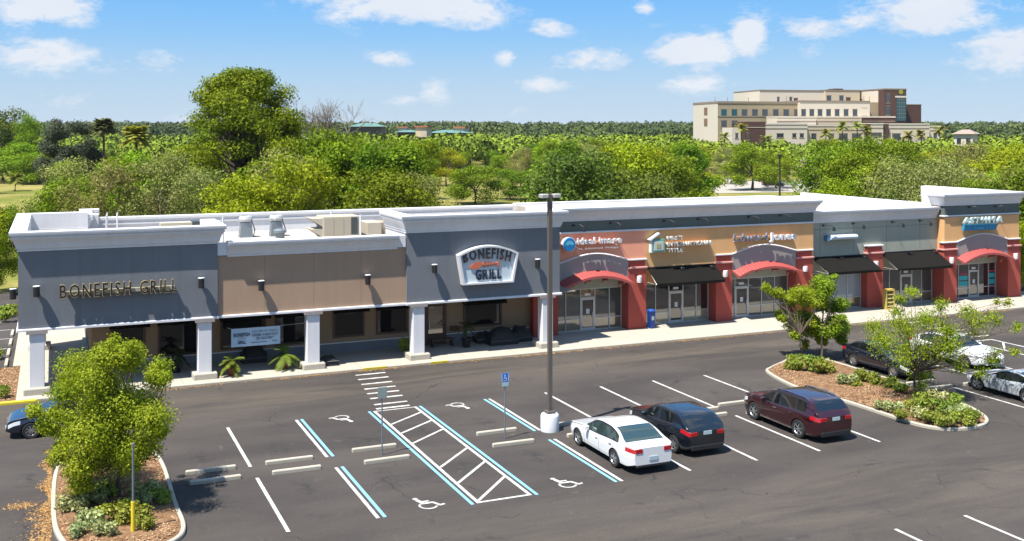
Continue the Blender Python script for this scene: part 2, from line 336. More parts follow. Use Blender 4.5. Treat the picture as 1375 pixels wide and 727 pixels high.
# ------------------------------------------------------------------ ground
g = MB(); RR = 9000; n = 64
g.add([(0, 0, -.12)] + [(RR * math.cos(2 * math.pi * i / n), RR * math.sin(2 * math.pi * i / n), -.12) for i in range(n)], [(0, i + 1, (i + 1) % n + 1) for i in range(n)])
tag(g.build('ground', m_field), kind='structure')
lot = sheet('parking_lot', [(-60, 2), (125, 2), (125, 110), (70, 110), (70, 55), (-60, 55)], 0, m_asph, kind='structure')
tag(sheet('side_road', [(-40, 63.1), (-2.0, 63.1), (-2.0, 92), (-40, 92)], 0, m_asph), kind='structure')
tag(sheet('mulch_bed', [(-25, 54.8), (-1.62, 54.8), (-1.62, 63.0), (-25, 63.0)], .04, m_mulch), kind='structure')
sw = MB().prism([(-1.62, 55.0), (78, 55.0), (78, 60.4), (1.9, 60.4), (1.9, 86), (-2.0, 86), (-2.0, 63.0), (-1.62, 63.0)], -.1, .10, 'z', 0)
for i in range(26):      # control joints
    x = -.1 + i * 3.05
    sw.box(x, x + .02, 55.16, 59.2, .1005, .1015, 1)
for i in range(9): sw.box(-1.6, 1.8, 58.5 + i * 3.05, 58.52 + i * 3.05, .1005, .1015, 1)
tag(sw.build('sidewalk', [m_conc, mat('joint', (.2, .185, .16), rough=1)]), kind='structure')
kb = MB()
for (a, b) in [(-1.62, 11.5), (11.5, 14.2), (14.2, 16.6), (16.6, 30), (30, 52), (52, 54.3), (54.3, 78)]:
    kb.bbox(a + .005, b - .005, 54.84, 54.998, -.05, .112, .03)
tag(kb.build('kerb', m_kerb), kind='structure')
yk = MB().bbox(-25, -.7, 54.62, 54.82, -.05, .13, .03)
tag(yk.build('yellow_kerb', m_yel), kind='structure')
yk = MB().box(15.2, 16.5, 54.80, 54.9, 0, .116).box(19.0, 20.0, 54.80, 54.9, 0, .116)
tag(yk.build('kerb_paint', mat('old_yellow', (.55, .45, .03), rough=.8, var=.5, vscale=5)), kind='structure')

def stripe(name, x0, y0, x1, y1, w, m, z=.005):
    a = Vector((x0, y0)); b = Vector((x1, y1)); d = (b - a).normalized(); p = Vector((-d.y, d.x)) * w / 2
    return sheet(name, [a - p, b - p, b + p, a + p][::1], z, m, lot)
LW = .13
for x in (6.91,):
    stripe('stall_line', x, 40.92, x, 46.68, LW, m_white); stripe('stall_line', x, 33.82, x, 39.52, LW, m_white)
for x in (22.07, 25.13, 28.17, 31.27):
    stripe('stall_line', x, 40.92, x, 46.68, LW, m_white); stripe('stall_line', x, 33.82, x, 39.52, LW, m_white)
for x, bx in ((9.88, 10.12), (19.12, 18.88)):
    stripe('stall_line', x, 40.92, x, 46.68, LW, m_white); stripe('stall_line', x, 33.82, x, 39.52, LW, m_white)
    stripe('blue_line', bx, 40.92, bx, 46.70, LW * .95, m_blue); stripe('blue_line', bx, 33.82, bx, 39.54, LW * .95, m_blue)
for x, bx in ((13.46, 13.22), (15.42, 15.66)):
    stripe('aisle_line', x, 33.80, x, 46.72, LW, m_white); stripe('blue_line', bx, 33.75, bx, 46.75, LW * .95, m_blue)
stripe('aisle_line', 13.53, 46.66, 15.35, 46.66, .1, m_white, .006); stripe('aisle_line', 13.53, 33.86, 15.35, 33.86, .12, m_white, .006)
for y0, y1 in ((44.32, 45.7), (42.86, 44.24), (41.3, 42.75), (37.95, 39.85), (36.02, 37.94), (34.02, 36.0)):
    stripe('aisle_bar', 13.53, y0, 15.36, y1, .12, m_white, .006)
for i, y in enumerate((53.9, 52.9, 51.85, 50.85, 49.9, 48.95, 47.8, 47.05)):
    x = 14.52 - .125 * i; stripe('crosswalk_bar', x, y, x + 1.62, y + .02, .2, m_white)
for x in (38.1, 41.25, 44.2, 47.3, 56, 59.1, 62.1):
    stripe('stall_line', x, 33.4 if x > 39 else 33.4, x, 39.5, LW, m_white) if x > 40 else None
    stripe('stall_line', x, 40.92, x, 46.6, LW, m_white) if x > 42 else None
for x in (50.9, 52.75): stripe('aisle_line', x, 34, x, 47.6, .16, m_white)
stripe('aisle_line', 50.98, 47.55, 52.67, 47.55, .16, m_white, .006)
for y0 in (35, 37, 39, 41, 43, 45): stripe('aisle_bar', 51, y0, 52.65, y0 + 1.6, .12, m_white, .006)
for i, y in enumerate((53.9, 52.75, 51.7, 50.65, 49.6, 48.6)): stripe('crosswalk_bar', 51.9, y, 53.7, y, .2, m_white)
for x in (21.85, 24.9, 27.9, 30.95, 34.0, 37.05): stripe('stall_line', x, 20.2, x, 26.25, LW, m_white)
for y in (65.6, 68.65, 71.85, 75.0, 78.1): stripe('stall_line', -8, y, -2.5, y, .12, m_white)
def symbol(cx, cy, flip):
    mb = MB(); k = 1.0
    def seg(a, b, w):
        a = Vector(a); b = Vector(b); d = (b - a).normalized(); p = Vector((-d.y, d.x)) * w / 2
        mb.add([(*(a - p), .006), (*(b - p), .006), (*(b + p), .006), (*(a + p), .006)], [(0, 1, 2, 3)])
    mb.add([(.17 + .1 * math.cos(t * math.pi / 6), 1.1 + .1 * math.sin(t * math.pi / 6), .006) for t in range(12)], [tuple(range(12))])
    seg((.19, .99), (.30, .52), .15); seg((.28, .76), (.56, .74), .09); seg((.27, .56), (.66, .56), .12); seg((.63, .58), (.80, .2), .11); seg((.76, .2), (.97, .27), .1)
    pts = [(.40 + .3 * math.cos(R(a)), .32 + .3 * math.sin(R(a))) for a in range(140, 350, 15)]
    for a, b in zip(pts, pts[1:]): seg(a, b, .085)
    s = -1 if flip else 1
    mb.v = [(cx + s * (x - .48), cy + s * (y - .6), .0055 + .00025 * (i % 11)) for i, (x, y, z) in enumerate(mb.v)]
    mb.build('wheelchair_symbol', m_white, lot)
for c in ((11.87, 34.55, 0), (17.2, 34.55, 0), (11.75, 46.0, 1), (17.27, 46.0, 1)): symbol(*c)

# wheel stops
def stop_mesh(mi):
    mb = MB().bbox(-.92, .92, -.085, .085, 0, .14, .03)
    me = mb.build('wheel_stop', mi); return me
st0 = stop_mesh(m_kerb)
stops = [(5.45, 39.72), (8.42, 39.66), (11.9, 39.52), (17.26, 39.52), (20.65, 39.55), (26.95, 39.75), (29.7, 39.55),
         (5.45, 40.95), (8.4, 40.93), (11.86, 41.15), (17.26, 41.3), (20.65, 41.2), (27.15, 40.72), (29.3, 41.15), (40.3, 39.6), (40.3, 40.8), (45.75, 40.9), (42.9, 39.55)]
sl = ['near row stop in the far-left stall beside the left island', 'near row stop in the second stall from the left island', 'near row stop behind the left blue-lined stall sign post', 'near row stop in front of the right sign post', 'near row stop in front of the white sedan',
      'near row stop between the black crossover and the maroon vehicle', 'near row stop hidden under the maroon vehicle nose', 'far row stop at the far left, beside the left island', 'far row stop second from the left island', 'far row stop just behind the left sign post', 'far row stop just behind the right sign post',
      'far row stop beside the white lamp base', 'far row stop between the black crossover and the maroon vehicle', 'far row stop beyond the maroon vehicle nose', 'near row stop beside the right island trunk', 'far row stop in front of the black sedan by the island', 'far row stop in front of the white car under the tree', 'near row stop before the silver coupe nose']
for i, (x, y) in enumerate(stops):
    o = st0 if i == 0 else st0.copy()
    if i: S.collection.objects.link(o)
    o.location = (x, y, 0.002); o.rotation_euler = (0, 0, random.Random(i).uniform(-.02, .02))
    tag(o, 'pale concrete wheel stop, ' + sl[i], 'wheel stop', 'concrete wheel stops between the stall rows')
for i, y in enumerate((64.2, 67.1, 70.3, 73.4)):
    o = st0.copy(); S.collection.objects.link(o); o.location = (-2.35, y, .002); o.rotation_euler = (0, 0, R(90))
    tag(o, 'concrete wheel stop in the side parking at far left, ' + ['nearest one', 'second from the front', 'third from the front', 'farthest one'][i], 'wheel stop', 'wheel stops of the side parking')

# islands
def island(name, outline, label=None):
    kbm = MB(); sweep(kbm, outline, [(0, -.05), (0, .10), (-.03, .135), (-.13, .135), (-.15, .11), (-.15, -.05)], closed=True)
    tag(kbm.build(name + '_kerb', m_kerb), kind='structure')
    inner = MB(); P = [Vector(p) for p in outline]; c = sum(P, Vector((0, 0))) / len(P)
    rings = []; 
    for s_, z in ((1.0, .09), (.8, .15), (.45, .2)): rings.append([(c.x + (p.x - c.x) * s_ * (1 - .14 / max(.3, (p - c).length) if s_ == 1 else 1), c.y + (p.y - c.y) * s_ * (1 - .14 / max(.3, (p - c).length) if s_ == 1 else 1), z) for p in P])
    n = len(P); vs = [q for r in rings for q in r] + [(c.x, c.y, .21)]; fs = []
    for r in range(2): fs += [(r * n + i, r * n + (i + 1) % n, (r + 1) * n + (i + 1) % n, (r + 1) * n + i) for i in range(n)]
    fs += [(2 * n + i, 2 * n + (i + 1) % n, 3 * n) for i in range(n)]
    inner.add(vs, fs); tag(inner.build(name + '_mulch', m_mulch), kind='structure')
def smooth_outline(pts, k=5):
    out = []; n = len(pts)
    for i in range(n):
        p0, p1, p2, p3 = [Vector(pts[(i + j - 1) % n]) for j in range(4)]
        for t in range(k):
            u = t / k; out.append(tuple(.5 * ((2 * p1) + (p2 - p0) * u + (2 * p0 - 5 * p1 + 4 * p2 - p3) * u * u + (3 * p1 - p0 - 3 * p2 + p3) * u ** 3)))
    return out
# outlines run counter-clockwise seen from above so that 'right of travel' is outward
island('left_island', smooth_outline([(.15, 35.9), (.6, 34.6), (1.6, 33.9), (2.6, 33.9), (3.5, 34.3), (3.93, 35.4), (3.9, 38), (3.9, 42.5), (3.5, 45.0), (2.6, 46.3), (1.2, 46.3), (.4, 45.2), (.0, 42.5), (-.05, 38)]))
island('right_island', smooth_outline([(33.8, 42.3), (34.2, 39.2), (34.3, 36), (34.45, 34.7), (35.1, 33.85), (36.3, 33.6), (37.4, 33.9), (38.3, 34.9), (39.0, 37), (39.35, 42), (39.5, 46.3), (39.2, 47.8), (38.3, 48.2), (36.8, 47.3), (35.4, 46.5), (34.5, 45.6)]))

# ------------------------------------------------------------------ the plaza building
B = thing('shopping_plaza', (33, 58, 0), 'long single-storey shopping plaza with slate, tan, salmon, gold and sage stucco fronts', 'building')
CORN = lambda zb, zt, d: [(-.10, zb), (.05, zb), (.05, zb + .10), (.10, zb + .14), (.13, zb + .32 * (zt - zb)), (.20, zb + .5 * (zt - zb)), (.33, zb + .68 * (zt - zb)), (d - .10, zt - .22), (d - .02, zt - .19), (d, zt - .15), (d, zt), (-.38, zt), (-.38, zb)]
def cornice(path, zb, zt, d=.40, nm='cornice'):
    o = sweep(MB(), path, CORN(zb, zt, d)).build(nm, m_trim, B, smooth=35); return o
def wallbox(x0, x1, y0, y1, z0, z1, m, nm='wall'): return MB().box(x0, x1, y0, y1, z0, z1).build(nm, m, B)
# main bodies
FY = 55.95
wallbox(1.85, 28.0, 59.4, 72.0, 0, 6.05, m_beige, 'wall')
wallbox(28.9, 48.55, 59.72, 72.0, 0, 6.05, m_greenst)
wallbox(48.55, 67.9, 59.72, 84.0, 0, 6.05, m_greenst)
MB().prism([(-1.3, 56.3), (27.3, 56.3), (27.3, 59.3), (48.5, 59.3), (48.5, 72.04), (1.9, 72.04), (1.9, 67.6), (-1.3, 67.6)], 6.055, 6.12).build('roof', m_roof, B)
MB().box(48.62, 67.7, 59.5, 84.0, 6.40, 6.47).build('roof', m_roof, B)
MB().box(-1.5, 28.6, 56.2, 59.39, 3.19, 3.26).build('soffit', m_soffit, B)
MB().box(-1.3, 1.84, 59.41, 68, 3.19, 3.26).build('soffit', m_soffit, B)
# restaurant fascias
T1a, T1b = -1.55, 7.78; T2a, T2b = 17.98, 27.42
wallbox(T1a, T1b, FY, FY + .3, 3.26, 7.1, m_grayst, 'fascia'); wallbox(T2a, T2b, FY, FY + .3, 3.26, 7.2, m_grayst, 'fascia')
wallbox(T1b + .002, T2a - .002, FY + .12, FY + .35, 3.26, 6.4, m_tanst, 'fascia')
wallbox(T1a, T1a + .3, FY + .302, 68.0, 3.26, 7.1, m_grayst, 'fascia')
MB().box(T1b - .28, T1b - .003, FY + .302, 60, 6.12, 7.1).build('parapet', m_trim, B)
cornice([(1.9, 68.1), (T1a, 68.1), (T1a, FY), (T1b, FY), (T1b, 60)], 7.05, 8.0)
MB().box(T1a + .31, 1.9, 67.7, 68.0, 6.12, 7.1).build('parapet', m_trim, B)
cornice([(1.9, 68.1), (1.9, 72.6), (2.7, 72.6)], 7.0, 7.85, .3)
wallbox(1.75, 2.6, 70.8, 72.3, 6.12, 7.6, m_trim, 'parapet')
cornice([(T2a, 60), (T2a, FY), (T2b, FY), (T2b, 60)], 7.18, 8.15)
wallbox(T2a + .003, T2a + .3, FY + .302, 60, 6.12, 7.25, m_trim, 'parapet'); wallbox(T2b - .3, T2b - .003, FY + .302, 60, 6.12, 7.25, m_grayst, 'parapet')
cornice([(T1b + .5, FY + .12), (T2a - .5, FY + .12)], 6.32, 7.12, .42)
MB().box(T1b + .003, T1b + .5, FY + .02, FY + .5, 6.42, 7.05).build('cornice_end', m_trim, B); MB().box(T2a - .5, T2a - .055, FY + .02, FY + .5, 6.42, 7.05).build('cornice_end', m_trim, B)
wallbox(2.6, 48.5, 72.05, 72.35, 5.6, 7.15, m_trim, 'parapet'); MB().bbox(2.62, 48.5, 71.95, 72.45, 7.152, 7.34, .03).build('coping', m_trim, B)
MB().box(2.62, 48.5, 71.98, 72.04, 6.85, 6.95).build('parapet_trim', m_trim, B)
# drip ledge under the fascias
for (a, b, y) in ((T1a - .08, T1b + .05, FY - .10), (T1b + .055, T2a - .055, FY + .0), (T2a - .05, T2b + .12, FY - .10)):
    MB().bbox(a, b, y, y + .4, 3.13, 3.258, .03).build('ledge', m_trim, B)
MB().bbox(T1a - .08, T1a + .3, FY + .31, 68, 3.13, 3.258, .03).build('ledge', m_trim, B)
# columns
def column(cx, cy):
    c = MB().bbox(cx - .34, cx + .34, cy - .34, cy + .34, .42, 3.0, .025).build('column', m_trim, B)
    MB().bbox(cx - .60, cx + .60, cy - .60, cy + .60, .10, .42, .05).build('plinth', m_kerb, c, world=True)
    MB().box(cx - .48, cx + .48, cy - .42, cy + .44, 3.0, 3.19).build('capital', m_mauve, c)
for cx in (-.72, 7.14, 12.75, 18.66, 26.6): column(cx, 56.2)
column(-.72, 67.3)
# restaurant back wall
WY = 59.40
def bx_at(x): return onY(x, 440, WY).x
MB().box(1.85, 27.0, WY - .03, WY - .002, .1, .62).build('wainscot', m_grayst, B); MB().box(1.85, 27.0, WY - .05, WY - .003, .622, .67).build('chair_rail', m_trim, B)
MB().box(1.82, 1.849, WY - .03, 72, .1, .62).build('wainscot', m_grayst, B)
def rwin(px0, px1, z0, z1):
    a, b = bx_at(px0), bx_at(px1); w = MB(); t = .11
    w.box(a, b, WY - .10, WY - .003, z0, z0 + t).box(a, b, WY - .10, WY - .003, z1 - t, z1).box(a, a + t, WY - .10, WY - .003, z0 + t, z1 - t).box(b - t, b, WY - .10, WY - .003, z0 + t, z1 - t)
    f = w.build('window', m_wood, B)
    MB().box(a + t, b - t, WY - .05, WY - .004, z0 + t, z1 - t).build('pane', m_gshade, f)
    MB().prism([(WY - .003, z1 + .22), (WY - .003, z1 + .0), (WY - .45, z1 - .10), (WY - .45, z1 - .02)], a - .05, b + .22, 'x').build('window_awning', m_black, f)
for p in ((148, 195, .7, 2.5), (212, 266, .7, 2.5), (296, 357, .8, 2.5), (369.5, 412, .8, 2.5), (447, 489, .95, 2.5), (505, 547, .95, 2.5), (622, 673, .95, 2.42)): rwin(*p)
a, b = bx_at(570), bx_at(598.5)
dr = MB().box(a, a + .2, WY - .12, WY - .003, .1, 2.55).box(b - .2, b, WY - .12, WY - .003, .1, 2.55).box(a + .2, b - .2, WY - .12, WY - .003, 2.35, 2.55).box(a + .2, b - .2, WY - .08, WY - .003, .1, .75).build('door', m_wood, B)
MB().box(a + .2, b - .2, WY - .06, WY - .005, .75, 2.35).build('pane', mat('glass_amber', (.13, .085, .035), rough=.05, spec=.9, ior=1.9, var=.6, vscale=4), dr)
MB().box(a + .24, a + .28, WY - .14, WY - .1, 1.0, 1.5).build('handle', m_alum, dr)
MB().bbox(bx_at(604), bx_at(615), WY - .3, WY - .01, .85, 1.1, .03).build('menu_box', m_wood, B)

# tenants
TY = 58.85
def seg_wall(x0, x1, z0, z1, m, y=TY, d=.3, nm='fascia'): return MB().box(x0, x1, y, y + d, z0, z1).build(nm, m, B)
seg_wall(27.43, 34.94, 4.0, 6.46, m_salmon); seg_wall(34.942, 48.45, 4.0, 6.46, m_gold)
seg_wall(27.43, 48.45, 6.46, 7.3, m_dkband, y=TY - .01); MB().bbox(27.43, 48.5, TY - .09, TY + .2, 6.44, 6.55, .02).build('band_trim', m_trim, B)
cornice([(28.3, TY), (48.5, TY), (48.5, 64.2)], 7.2, 8.05, .42)
MB().box(28.0, 48.5, TY + .3, 64.2, 6.12, 7.93).build('parapet', m_roof, B); MB().bbox(28.0, 48.5, 63.8, 64.25, 7.93, 8.06, .02).build('coping', m_trim, B)
for y in (60.1, 61.3, 62.6): MB().box(28.3, 48.2, y, y + .05, 7.93, 7.95).build('roof_seam', m_trim, B)
GY = 59.3
seg_wall(48.452, 60.3, 3.6, 6.45, m_greenst, y=GY); cornice([(48.51, GY), (60.2, GY)], 6.38, 7.22, .42)
for x in (49.4, 52.4, 55.4, 58.6): MB().box(x, x + .03, GY - .004, GY, 4.2, 6.38).build('wall_joint', m_dkband, B)
MB().box(48.5, 60.3, GY - .004, GY, 5.9, 5.925).build('wall_joint', m_dkband, B)
for x in (1.2, 3.6, 5.9, 20.4, 22.8, 25.1): MB().box(x, x + .02, FY - .002, FY, 3.3, 7.0).build('wall_joint', mat('joint_slate', (.14, .15, .17), rough=1), B)
for x in (10.2, 12.8, 15.4): MB().box(x, x + .02, FY + .118, FY + .12, 3.3, 6.3).build('wall_joint', mat('joint_tan', (.25, .19, .14), rough=1), B)
QY = 58.6
seg_wall(60.3, 67.9, 4.0, 6.46, m_gold, y=QY, d=.5); seg_wall(60.3, 67.9, 6.46, 7.4, m_dkband, y=QY - .01, d=.5); MB().bbox(60.2, 68.0, QY - .1, QY + .4, 6.5, 6.6, .02).build('band_trim', m_trim, B)
cornice([(60.3, 59.9), (60.3, QY), (67.9, QY), (67.9, 68.2)], 7.3, 8.18, .42)
wallbox(67.5, 67.9, QY + .5, 68.1, 6.47, 7.4, m_trim, 'parapet'); wallbox(67.55, 67.9, 68.2, 84, 6.3, 6.75, m_trim, 'parapet')
wallbox(60.32, 60.6, QY + .502, 59.9, 3.9, 7.4, m_gold, 'wall')

def pilaster(x0, x1, y, cap=True, zt=4.62, m=m_redst, base=True):
    p = MB().bbox(x0, x1, y - .10, 59.73, .1, 4.03, .02).build('pilaster', m, B)
    if cap:
        MB().bbox(x0 - .08, x1 + .08, y - .18, y + .5, 4.032, 4.14, .03).build('pilaster_cap', mat('pink_trim', (.62, .30, .26), rough=.9), p)
        MB().box(x0 + .06, x1 - .06, y - .04, y + .4, 4.142, zt - .06).build('pilaster_head', m, p)
        MB().bbox(x0 - .02, x1 + .06, y - .12, y + .3, zt - .058, zt + .03, .02).build('pilaster_trim', m_trim, p)
    return p
pilaster(27.05, 28.75, 58.95, cap=False)
for a, b in ((33.68, 35.0), (40.33, 41.62), (46.9, 48.35)): pilaster(a, b, 58.86)
pilaster(53.38, 54.85, 59.1); pilaster(60.15, 61.42, 58.6); pilaster(66.62, 67.95, 58.6)
for x in (33.68, 46.9): pass
def arch(x0, x1, y, awn_y):
    n = 22; xs = [x0 + (x1 - x0) * i / n for i in range(n + 1)]; t = [2 * i / n - 1 for i in range(n + 1)]
    up = [4.60 + .50 * math.cos(u * math.pi / 2) ** 1.1 if abs(u) < 1 else 4.60 for u in t]; lo = [3.42 + .60 * (1 - u * u) for u in t]
    pan = MB()
    for i in range(n): pan.prism([(xs[i], lo[i]), (xs[i + 1], lo[i + 1]), (xs[i + 1], up[i + 1]), (xs[i], up[i])], y - .08, y + .3, 'y')
    A = pan.build('arch_panel', m_mauve, B)
    tr = MB().tube([(xs[i], y - .10, up[i] + .03) for i in range(n + 1)], .055, 4); tr.build('arch_trim', m_trim, A)
    c = MB(); fy = awn_y; W_ = (x1 - x0)
    def FZ(u): return 3.14 + .62 * (1 - u * u)
    for i in range(n):
        xa, xb = xs[i], xs[i + 1]; fa, fb = FZ(t[i]), FZ(t[i + 1]); la, lb = lo[i], lo[i + 1]
        c.add([(xa, y - .07, la), (xb, y - .07, lb), (xb, fy, fb), (xa, fy, fa), (xa, y - .07, la - .06), (xb, y - .07, lb - .06), (xb, fy, fb - .15), (xa, fy, fa - .15), (xb, fy + .06, fb - .15), (xa, fy + .06, fa - .15), (xb, fy + .06, fb - .06), (xa, fy + .06, fa - .06)],
              [(0, 1, 2, 3), (3, 2, 6, 7), (7, 6, 8, 9), (9, 8, 10, 11), (11, 10, 5, 4)] + ([(0, 3, 7, 4)] if i == 0 else []) + ([(1, 5, 6, 2)] if i == n - 1 else []))
        c.add([(xa + .0, y - .08, la + .025), (xa + .03, y - .08, la + .025), (xa + .03, fy, fa + .025), (xa, fy, fa + .025), (xa, y - .08, la - .01), (xa + .03, y - .08, la - .01), (xa + .03, fy, fa - .01), (xa, fy, fa - .01)], [(0, 1, 2, 3), (0, 3, 7, 4), (1, 5, 6, 2), (3, 2, 6, 7)])
    cn = c.build('arched_canopy', m_redmetal, A)
    for u in (-.72, -.25, .25, .72):
        xx = x0 + (u + 1) / 2 * W_; z = FZ(u) - .14
        MB().prism([(fy + .05, z), (y - .05, z - .05), (y - .05, z - .42), (y - .2, z - .22), (fy + .12, z - .14)], xx - .05, xx + .05, 'x').build('bracket', m_redmetal, A)
    MB().box(x0, x1, 59.5, 59.71, 2.78, 4.3).build('wall', m_greenst, B)
arch(28.76, 33.66, TY, 57.95); arch(41.64, 46.88, TY, 57.95); arch(61.44, 66.6, 58.6, 57.75)
def awning(x0, x1, y, zt=4.0, zl=3.08):
    fy = 57.6; a = MB()
    a.prism([(y, zt), (fy, zl), (fy, zl - .18), (fy + .025, zl - .18), (fy + .025, zl - .02), (y, zt - .05)], x0, x1, 'x')
    o = a.build('awning', m_black, B)
    for x in (x0 + .02, x1 - .02): MB().tube([(x, y - .02, zt - .06), (x, fy + .04, zl - .06), (x, y - .02, zl - .06)], .02, 4).build('awning_frame', m_alum, o)
    for u in (.48, .93): xx = x0 + (x1 - x0) * u; MB().bbox(xx - .14, xx + .14, y - .42, y - .14, zt - .22, zt - .03, .03).build('lamp_box', m_blackm, o)
    MB().box(x0 + .0, x1, y - .06, y - .002, zt + .002, zt + .06).build('head_rail', m_blackm, o)
awning(35.1, 40.25, TY); awning(48.75, 53.5, GY, 3.95, 3.05); awning(54.9, 60.1, GY, 4.0, 3.05)
MB().box(35.0, 40.33, 59.5, 59.71, 2.82, 4.0).build('wall', m_gold, B); MB().box(48.45, 60.3, 59.62, 59.715, 2.8, 3.6).build('wall', m_greenst, B)

GZ = 59.66
def storefront(xs, di, top=2.76, rail=.85, gu=m_gdark, gl=m_gdark, posters=None):
    y0, y1 = GZ - .05, GZ + .05; w = .055
    fr = MB()
    for x in xs: fr.box(x - w / 2, x + w / 2, y0, y1, .1, top)
    for i in range(len(xs) - 1):
        a, b = xs[i] + w / 2, xs[i + 1] - w / 2
        fr.box(a, b, y0, y1, top - w, top)
        if i != di: fr.box(a, b, y0, y1, rail - w / 2, rail + w / 2).box(a, b, y0, y1, .1, .1 + w)
        else: fr.box(a, b, y0, y1, 2.15, 2.15 + w)
    f = fr.build('window', m_alum, B)
    for i in range(len(xs) - 1):
        a, b = xs[i] + w / 2, xs[i + 1] - w / 2
        if i == di:
            d = MB().box(a, a + .09, y0 - .01, y1 - .03, .1, 2.15).box(b - .09, b, y0 - .01, y1 - .03, .1, 2.15).box(a + .09, b - .09, y0 - .01, y1 - .03, 2.03, 2.15).box(a + .09, b - .09, y0 - .01, y1 - .03, .1, .28).build('door', m_alum, B)
            MB().box(a + .09, b - .09, GZ - .02, GZ, .28, 2.03).build('pane', m_gdark, d); MB().box(b - .16, b - .13, y0 - .06, y0 - .02, .9, 1.25).build('handle', m_alum, d)
            MB().box(a, b, GZ, GZ + .02, 2.21, top - w).build('pane', m_gdark, f)
            MB().box((a + b) / 2 - .2, (a + b) / 2 + .2, GZ - .02, GZ - .004, 2.3, 2.46).build('number_plate', m_paper, f)
            MB().box((a + b) / 2 - .1, (a + b) / 2 + .13, GZ - .03, GZ - .022, 1.15, 1.45).build('notice', m_paper, d)
        else:
            MB().box(a, b, GZ, GZ + .02, rail + w / 2, top - w).build('pane', gu if not isinstance(gu, dict) else gu.get(i, m_gdark), f); MB().box(a, b, GZ, GZ + .02, .1 + w, rail - w / 2).build('pane', gl, f)
    return f
m_low_refl = mat('glass_low_reflection', (.20, .16, .09), rough=.08, spec=.9, ior=1.9, var=.5, vscale=1.3, stretch=(1, 1, 3))  # tan base colour stands in for the sunlit walk mirrored in lower panes
storefront([28.86, 29.64, 30.69, 31.71, 32.76, 33.64], 2, gu=m_gblind, gl=m_low_refl)
storefront([35.04, 36.2, 37.23, 38.32, 39.34, 40.29], 2, gl=mat('glass_low_reflection2', (.42, .37, .24), rough=.08, spec=.9, ior=1.8, var=.3, vscale=1))  # lower panes: reflection of sunny paving put into the base colour
storefront([41.66, 42.45, 43.55, 44.65, 45.75, 46.86], 1, gu={0: m_gdark, 2: m_gdark, 3: m_gblind, 4: m_gblind}, gl=m_low_refl)
storefront([48.39, 49.6, 50.8, 52.1, 53.34], 0, gu=m_gpale, gl=m_low_refl)
storefront([54.9, 56.0, 57.05, 58.15, 59.1, 60.1], 2, gu={3: m_gblind, 4: m_gblind}, gl=m_low_refl)
ft = storefront([61.46, 62.75, 63.8, 64.82, 65.85, 66.58], 2)
m_teal = mat('poster_teal', (.02, .42, .48), rough=.6); m_pred = mat('poster_red', (.45, .04, .06), rough=.6)
for (a, b, z0, z1, m) in ((62.85, 63.7, 1.45, 1.78, m_teal), (62.85, 63.7, 1.0, 1.36, m_teal), (65.9, 66.5, 1.5, 1.85, m_teal), (65.9, 66.5, 1.0, 1.38, m_teal), (62.9, 63.65, 1.85, 1.98, m_pred), (65.92, 66.5, 1.95, 2.12, m_pred)):
    MB().box(a, b, GZ - .03, GZ - .022, z0, z1).build('poster', m, ft)
# ------------------------------------------------------------------ lettering
def glyph(ch, h, xs=1.0, bold=0.0, depth=.05, shear=0.0):
    cu = bpy.data.curves.new('t', 'FONT'); cu.body = ch; cu.size = 1; cu.offset = bold; cu.extrude = .5; cu.shear = shear; cu.resolution_u = 2
    o = bpy.data.objects.new('t', cu); S.collection.objects.link(o); dg = bpy.context.evaluated_depsgraph_get()
    me = bpy.data.meshes.new_from_object(o.evaluated_get(dg)); bpy.data.objects.remove(o); bpy.data.curves.remove(cu)
    n = len(me.vertices); co = np.empty(n * 3, np.float32); me.vertices.foreach_get('co', co); co = co.reshape(-1, 3)
    k = h / .72; co2 = np.stack([co[:, 0] * k * xs, -co[:, 2] * depth, co[:, 1] * k], 1).astype(np.float32)
    me.vertices.foreach_set('co', co2.ravel()); me.update(); return me, co2
def lettering(text, x0, x1, z, h, y, parent, m, bold=.02, xs=None, depth=.06, gap=.12, shear=0.0, join=False, slope=0.0, gname='letter', hfun=None):
    """one mesh per letter, laid out between x0 and x1 on the wall plane y"""
    info = []; adv = 0
    for ch in text:
        if ch == ' ': info.append(None); continue
        me, co = glyph(ch, h, 1.0, bold, depth, shear); info.append((me, co[:, 0].min(), co[:, 0].max(), co))
    wsum = sum((h * .4 if i is None else i[2] - i[1]) for i in info) + gap * h * (len(text) - 1)
    k = (x1 - x0) / wsum; x = x0; off = parent.location
    allv = []; 
    for i, it in enumerate(info):
        if it is None: x += h * .4 * k + gap * h * k; continue
        me, a, b, co = it; c = co.copy(); c[:, 0] = (c[:, 0] - a) * k; w = (b - a) * k
        zz = z + (hfun((x + w / 2 - x0) / (x1 - x0)) if hfun else 0)
        me.vertices.foreach_set('co', c.ravel()); me.materials.clear(); me.materials.append(m); me.update(); me.name = gname
        if join: allv.append((me, Vector((x, y, zz))))
        else:
            o = link(gname, me, parent, Vector((x, y - depth / 2, zz)) - off)
            if hfun and slope: u = (x + w / 2 - (x0 + x1) / 2) / ((x1 - x0) / 2); o.rotation_euler = (0, u * slope, 0)
        x += w + gap * h * k
    if join:
        bm = bmesh.new()
        for me, p in allv:
            me.transform(Matrix.Translation(p + Vector((0, -depth / 2, 0)) - off)); bm.from_mesh(me)
        mm = bpy.data.meshes.new(gname); bm.to_mesh(mm); bm.free(); mm.materials.append(m); return link(gname, mm, parent)
m_ltr_dark = mat('letter_bronze', (.035, .022, .016), rough=.5); m_ltr_edge = mat('letter_edge_gold', (.55, .42, .20), rough=.5)
m_ltr_white = mat('letter_white', (.80, .80, .80), rough=.5); m_navy = mat('sign_navy', (.012, .02, .05), rough=.5)
m_ltr_grey = mat('letter_navy_grey', (.20, .22, .27), rough=.5); m_ltr_pale = mat('letter_pale', (.72, .80, .86), rough=.5)
